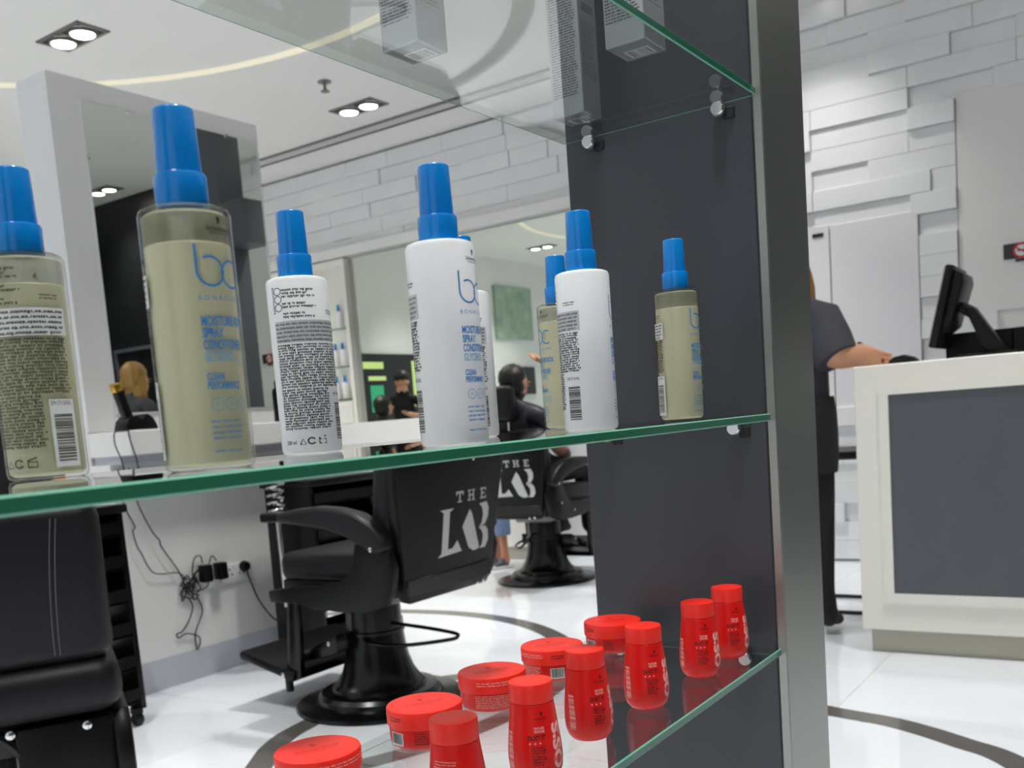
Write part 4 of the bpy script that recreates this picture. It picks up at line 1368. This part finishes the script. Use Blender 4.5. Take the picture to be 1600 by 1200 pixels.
def figure(k=1.0, over=None, fingers=('R', 'L'), sleeve=.8, leg_idx=2, short=None, torso_r=1.0, head_off=(0, 0, 0)):
    """standing figure 1.68 m tall times k, facing +Y; over replaces joints."""
    o = over or {}
    J = {
        'pelvis': (0, 0, .95, .135, .105), 'waist': (0, .0, 1.08, .118, .09), 'chest': (0, .0, 1.27, .14, .10), 'collar': (0, -.01, 1.39, .085, .07),
        'neck': (0, .0, 1.45, .05, .05), 'jaw': (0, .025, 1.515, .062, .066), 'head': (0, .018, 1.585, .075, .088), 'crown': (0, .008, 1.645, .055, .066), 'nose': (0, .112, 1.555, .011, .011), 'earL': (-.083, .005, 1.56, .012, .016), 'earR': (.083, .005, 1.56, .012, .016),
        'shR': (.165, -.005, 1.375, .056), 'elR': (.225, -.02, 1.11, .042), 'wrR': (.235, .06, .88, .027), 'paR': (.235, .085, .80, .034, .02),
        'shL': (-.165, -.005, 1.375, .056), 'elL': (-.225, -.02, 1.11, .042), 'wrL': (-.235, .06, .88, .027), 'paL': (-.235, .085, .80, .034, .02),
        'hiR': (.088, 0, .88, .092), 'knR': (.10, .01, .49, .058), 'anR': (.105, -.015, .095, .042), 'hlR': (.105, -.045, .042, .038, .038), 'toR': (.115, .14, .032, .042, .03),
        'hiL': (-.088, 0, .88, .092), 'knL': (-.10, .01, .49, .058), 'anL': (-.105, -.015, .095, .042), 'hlL': (-.105, -.045, .042, .038, .038), 'toL': (-.115, .14, .032, .042, .03),
    }
    J.update(o)
    for n in ('jaw', 'head', 'crown', 'nose', 'earL', 'earR'):
        if n not in o:
            j = J[n]
            J[n] = (j[0] + head_off[0], j[1] + head_off[1], j[2] + head_off[2]) + j[3:]
    S, K, Lg, Sh = 0, 1, leg_idx, 3
    B = [('pelvis', 'waist', S), ('waist', 'chest', S), ('chest', 'collar', S), ('collar', 'neck', K), ('neck', 'jaw', K), ('jaw', 'head', K), ('head', 'crown', K), ('jaw', 'nose', K), ('head', 'earL', K), ('head', 'earR', K)]
    for s in 'RL':
        B += [('collar', 'sh' + s, S), ('sh' + s, 'el' + s, S, sleeve, K), ('el' + s, 'wr' + s, K), ('wr' + s, 'pa' + s, K)]
        B += [('pelvis', 'hi' + s, Lg), ('hi' + s, 'kn' + s, Lg), ('kn' + s, 'an' + s, Lg, short if short else 1.1, K), ('an' + s, 'hl' + s, Sh), ('an' + s, 'to' + s, Sh)]
        if s in fingers:
            pw, pp = Vector(J['wr' + s][:3]), Vector(J['pa' + s][:3])
            d = (pp - pw).normalized()
            side = d.cross(Vector((0, 1, 0)) if abs(d.y) < .8 else Vector((0, 0, 1))).normalized()
            nrm = side.cross(d).normalized()
            for i, (off, ln) in enumerate(((-.024, .060), (-.008, .070), (.008, .066), (.023, .052))):
                a = pp + d * .030 + side * off
                m1 = a + d * ln * .55 + nrm * .006
                m2 = m1 + d * ln * .40 + nrm * .020
                for nme, q, r in (('f%d0' % i, a, .0095), ('f%d1' % i, m1, .0085), ('f%d2' % i, m2, .007)):
                    J[nme + s] = (q.x, q.y, q.z, r)
                B += [('pa' + s, 'f%d0' % i + s, K), ('f%d0' % i + s, 'f%d1' % i + s, K), ('f%d1' % i + s, 'f%d2' % i + s, K)]
            a = pp - d * .01 - side * .03 + nrm * .008
            m1 = a + d * .035 - side * .022 + nrm * .016
            J['t0' + s] = (a.x, a.y, a.z, .012)
            J['t1' + s] = (m1.x, m1.y, m1.z, .009)
            B += [('pa' + s, 't0' + s, K), ('t0' + s, 't1' + s, K)]
    if k != 1.0:
        J = {n: tuple(v * k for v in j) for n, j in J.items()}
    return J, B

def hair_cap(parent, c, m, k=1.0, length=0.0, T=None):
    """hair shell: skull cap, optionally falling to the shoulders."""
    b = MB()
    T = T or Matrix.Identity(4)
    X = Matrix.Translation(c) @ T
    b.ell((0, -.018 * k, .022 * k), (.088 * k, .098 * k, .088 * k), 24, 14, T=X)
    b.ell((0, -.045 * k, -.02 * k), (.084 * k, .068 * k, .085 * k), 20, 12, T=X)
    if length:
        prof = [(.085, .03), (.096, -.04), (.098, -.12), (.094, -length * .8), (.078, -length)]
        v, f = [], []
        seg = 22
        for (r, z) in prof:
            for q in range(seg):
                a = PI * 1.0 + PI * 1.0 * q / (seg - 1)
                wob = 1 + .04 * math.sin(q * 2.1)
                for sc_ in ((1.0), (.80)):
                    v.append(X @ Vector((r * k * wob * sc_ * math.cos(a), r * k * wob * sc_ * 1.0 * math.sin(a) * .95 + .012 * k, z * k)))
        for i in range(len(prof) - 1):
            for q in range(seg - 1):
                o = (i * seg + q) * 2
                n = ((i + 1) * seg + q) * 2
                f += [(o, o + 2, n + 2, n), (o + 1, n + 1, n + 3, o + 3)]
        o = (len(prof) - 1) * seg * 2
        for q in range(seg - 1):
            f.append((o + 2 * q, o + 2 * q + 2, o + 2 * q + 3, o + 2 * q + 1))
        for i in range(len(prof) - 1):
            for q in (0, seg - 1):
                a0, a1 = (i * seg + q) * 2, ((i + 1) * seg + q) * 2
                f.append((a0, a1, a1 + 1, a0 + 1))
        b.add(v, f)
    for i, p in enumerate(b.v):
        q = Vector(p) - Vector(c)
        n = .5 * math.sin(q.x * 210 + q.z * 40) + .5 * math.sin(q.y * 170 - q.z * 90 + 1.3) + .4 * math.sin(q.x * 90 - q.y * 120 + q.z * 150)
        d = q.normalized() * (.0035 * k * n)
        b.v[i] = (p[0] + d.x, p[1] + d.y, p[2] + d.z)
    return b.build('hair', m, parent, angle=80)

def eyes(parent, c, k=1.0, T=None):
    X = Matrix.Translation(c) @ (T or Matrix.Identity(4))
    b = MB()
    for sx in (-1, 1):
        b.ell((sx * .031 * k, .083 * k, -.002), (.011 * k, .008 * k, .006 * k), 10, 8, T=X)
    b.build('eyes', 'ink_black', parent)
    MB().rbox(-.022 * k, .022 * k, .078 * k, .088 * k, -.064 * k, -.054 * k, .003 * k, 1, T=X).build('lips', 'skin_tan', parent)

# receptionist leaning on the end of the desk
t = thing('person', 'person with long blonde hair in a dark grey shirt leaning on the desk end', 'person', (4.42, 1.435, 0), -PI / 2)
J, B = figure(1.0, {
    'shR': (.140, -.0, 1.40, .078), 'elR': (.205, -.06, 1.242, .078), 'wrR': (.285, .0, 1.255, .058), 'paR': (.345, .04, 1.234, .044, .030),
    'shL': (-.165, .0, 1.40, .058), 'elL': (-.24, .02, 1.14, .042), 'wrL': (-.20, .16, 1.0, .028), 'paL': (-.17, .22, .98, .034, .02),
    'pelvis': (0, -.01, .95, .180, .135), 'waist': (0, .0, 1.09, .172, .12), 'chest': (0, .0, 1.27, .165, .115)}, head_off=(0, .02, .02), sleeve=.9)
make_body('body', J, B, ['shirt_grey', 'skin', 'cloth_black', 'black_matte'], t)
hair_cap(t, (0, .035, 1.61), 'hair_blonde', 1.0, .24)
eyes(t, (0, .038, 1.60))
b = MB()
b.lathe([(.178, .74), (.184, .80), (.186, .92), (.182, 1.02), (.172, 1.08)], 28, (0, -.01, 0), caps=False)
b.build('apron', 'cloth_black', t)
MB().tube([(.06, .0, 1.44), (.14, -.005, 1.41), (.175, -.03, 1.325), (.198, -.05, 1.262), (.214, -.056, 1.238)], .08, 20, radii=[.085, .092, .096, .098, .094]).build('sleeve', 'shirt_grey', t)
MB().lathe([(.049, -.010), (.051, 0), (.049, .010)], 20, T=Matrix.Translation((.292, .0, 1.254)) @ Matrix.Rotation(PI / 2, 4, 'Y'), caps=False).build('bracelet', 'black_matte', t)

# reclined client in the second chair
def seated(loc, rz, label, hair):
    t = thing('person', label, 'person', loc, rz)
    J, B = figure(1.0, {
        'pelvis': (0, -.12, .745, .16, .12), 'waist': (0, -.17, .86, .155, .13), 'chest': (0, -.21, 1.02, .165, .13), 'collar': (0, -.245, 1.14, .10, .08),
        'neck': (0, -.25, 1.20, .052), 'jaw': (0, -.205, 1.265, .062, .066), 'head': (0, -.215, 1.335, .075, .088), 'crown': (0, -.245, 1.39, .055, .066), 'nose': (0, -.112, 1.325, .012, .012), 'earL': (-.083, -.235, 1.315, .012, .016), 'earR': (.083, -.235, 1.315, .012, .016),
        'shR': (.18, -.235, 1.10, .065), 'elR': (.225, -.10, .88, .055), 'wrR': (.15, .10, .83, .04), 'paR': (.12, .16, .82, .036, .025),
        'shL': (-.18, -.235, 1.10, .065), 'elL': (-.225, -.10, .88, .055), 'wrL': (-.15, .10, .83, .04), 'paL': (-.12, .16, .82, .036, .025),
        'hiR': (.10, -.05, .735, .10), 'knR': (.13, .33, .72, .07), 'anR': (.12, .40, .32, .045), 'hlR': (.12, .37, .27, .035), 'toR': (.13, .53, .285, .04, .03),
        'hiL': (-.10, -.05, .735, .10), 'knL': (-.13, .33, .72, .07), 'anL': (-.12, .40, .32, .045), 'hlL': (-.12, .37, .27, .035), 'toL': (-.13, .53, .285, .04, .03)}, fingers=())
    B = [(x[0], x[1], 0) if x[0][:2] in ('el', 'wr') else x for x in B]
    make_body('body', J, B, ['cape_navy', 'skin', 'cloth_black', 'black_matte'], t)
    T = Matrix.Rotation(math.radians(22), 4, 'X')
    hair_cap(t, (0, -.225, 1.335), hair, 1.0, T=T)
    eyes(t, (0, -.205, 1.335), T=T)
    return t
seated((5.455, 3.50, 0), -PI / 2, 'dark haired client in a dark cape lying back in the second barber chair', 'hair_dark')
seated((4.98, 6.72, 0), PI / 2, 'dark haired client seen from behind in the wall mirror', 'hair_dark')

# barber working on the client
t = thing('person', 'barber in black standing behind the bottles with one hand at the client', 'person', (5.56, 2.80, 0), 0)
J, B = figure(1.03, {
    'shL': (-.17, .01, 1.37, .056), 'elL': (-.25, .26, 1.30, .042), 'wrL': (-.235, .46, 1.38, .028), 'paL': (-.235, .52, 1.40, .034, .022),
    'shR': (.17, .01, 1.37, .056), 'elR': (.24, .12, 1.13, .042), 'wrR': (.12, .32, 1.12, .028), 'paR': (.09, .38, 1.12, .034, .02)}, sleeve=.6)
make_body('body', J, B, ['cloth_black', 'skin', 'cloth_black', 'shoe_grey'], t)
hair_cap(t, (0, .012, 1.645), 'hair_dark', 1.02)
eyes(t, (0, .02, 1.635))
# barber in the mirror
t = thing('person', 'barber with short dark hair in black, seen in the wall mirror behind the client', 'person', (4.20, 7.30, 0), -PI / 2 - .5)
J, B = figure(1.02, {
    'shR': (.17, .01, 1.37, .056), 'elR': (.27, .16, 1.16, .042), 'wrR': (.16, .36, 1.20, .028), 'paR': (.13, .42, 1.21, .034, .02),
    'shL': (-.17, .01, 1.37, .056), 'elL': (-.27, .16, 1.16, .042), 'wrL': (-.16, .36, 1.20, .028), 'paL': (-.13, .42, 1.21, .034, .02)}, sleeve=.55)
make_body('body', J, B, ['cloth_black', 'skin', 'cloth_black', 'shoe_grey'], t)
hair_cap(t, (0, .012, 1.632), 'hair_dark', 1.02)
eyes(t, (0, .02, 1.62))
# child standing behind the chairs
t = thing('person', 'child in denim shorts and grey sneakers standing behind the barber chairs', 'person', (5.86, 4.16, 0), D2R(60))
J, B = figure(.63, short=.02, leg_idx=2, sleeve=.6)
make_body('body', J, B, ['shirt_grey', 'skin_tan', 'denim', 'shoe_grey'], t)
hair_cap(t, (0, .012 * .63, 1.6 * .63), 'hair_dark', .64)
eyes(t, (0, .018 * .63, 1.585 * .63), .63)
for sx in (-1, 1):
    MB().lathe([(.062, .25), (.066, .27), (.064, .38), (.058, .44)], 20, (sx * .065, .005, 0), caps=False).build('shorts_leg', 'denim', t)
    MB().prism([(-.055, .0), (.115, .0), (.125, .016), (.11, .022), (-.055, .022), (-.06, .01)], sx * .07 - .033, sx * .07 + .033, 'x', .006, 2).build('shoe_sole', 'sole_white', t)
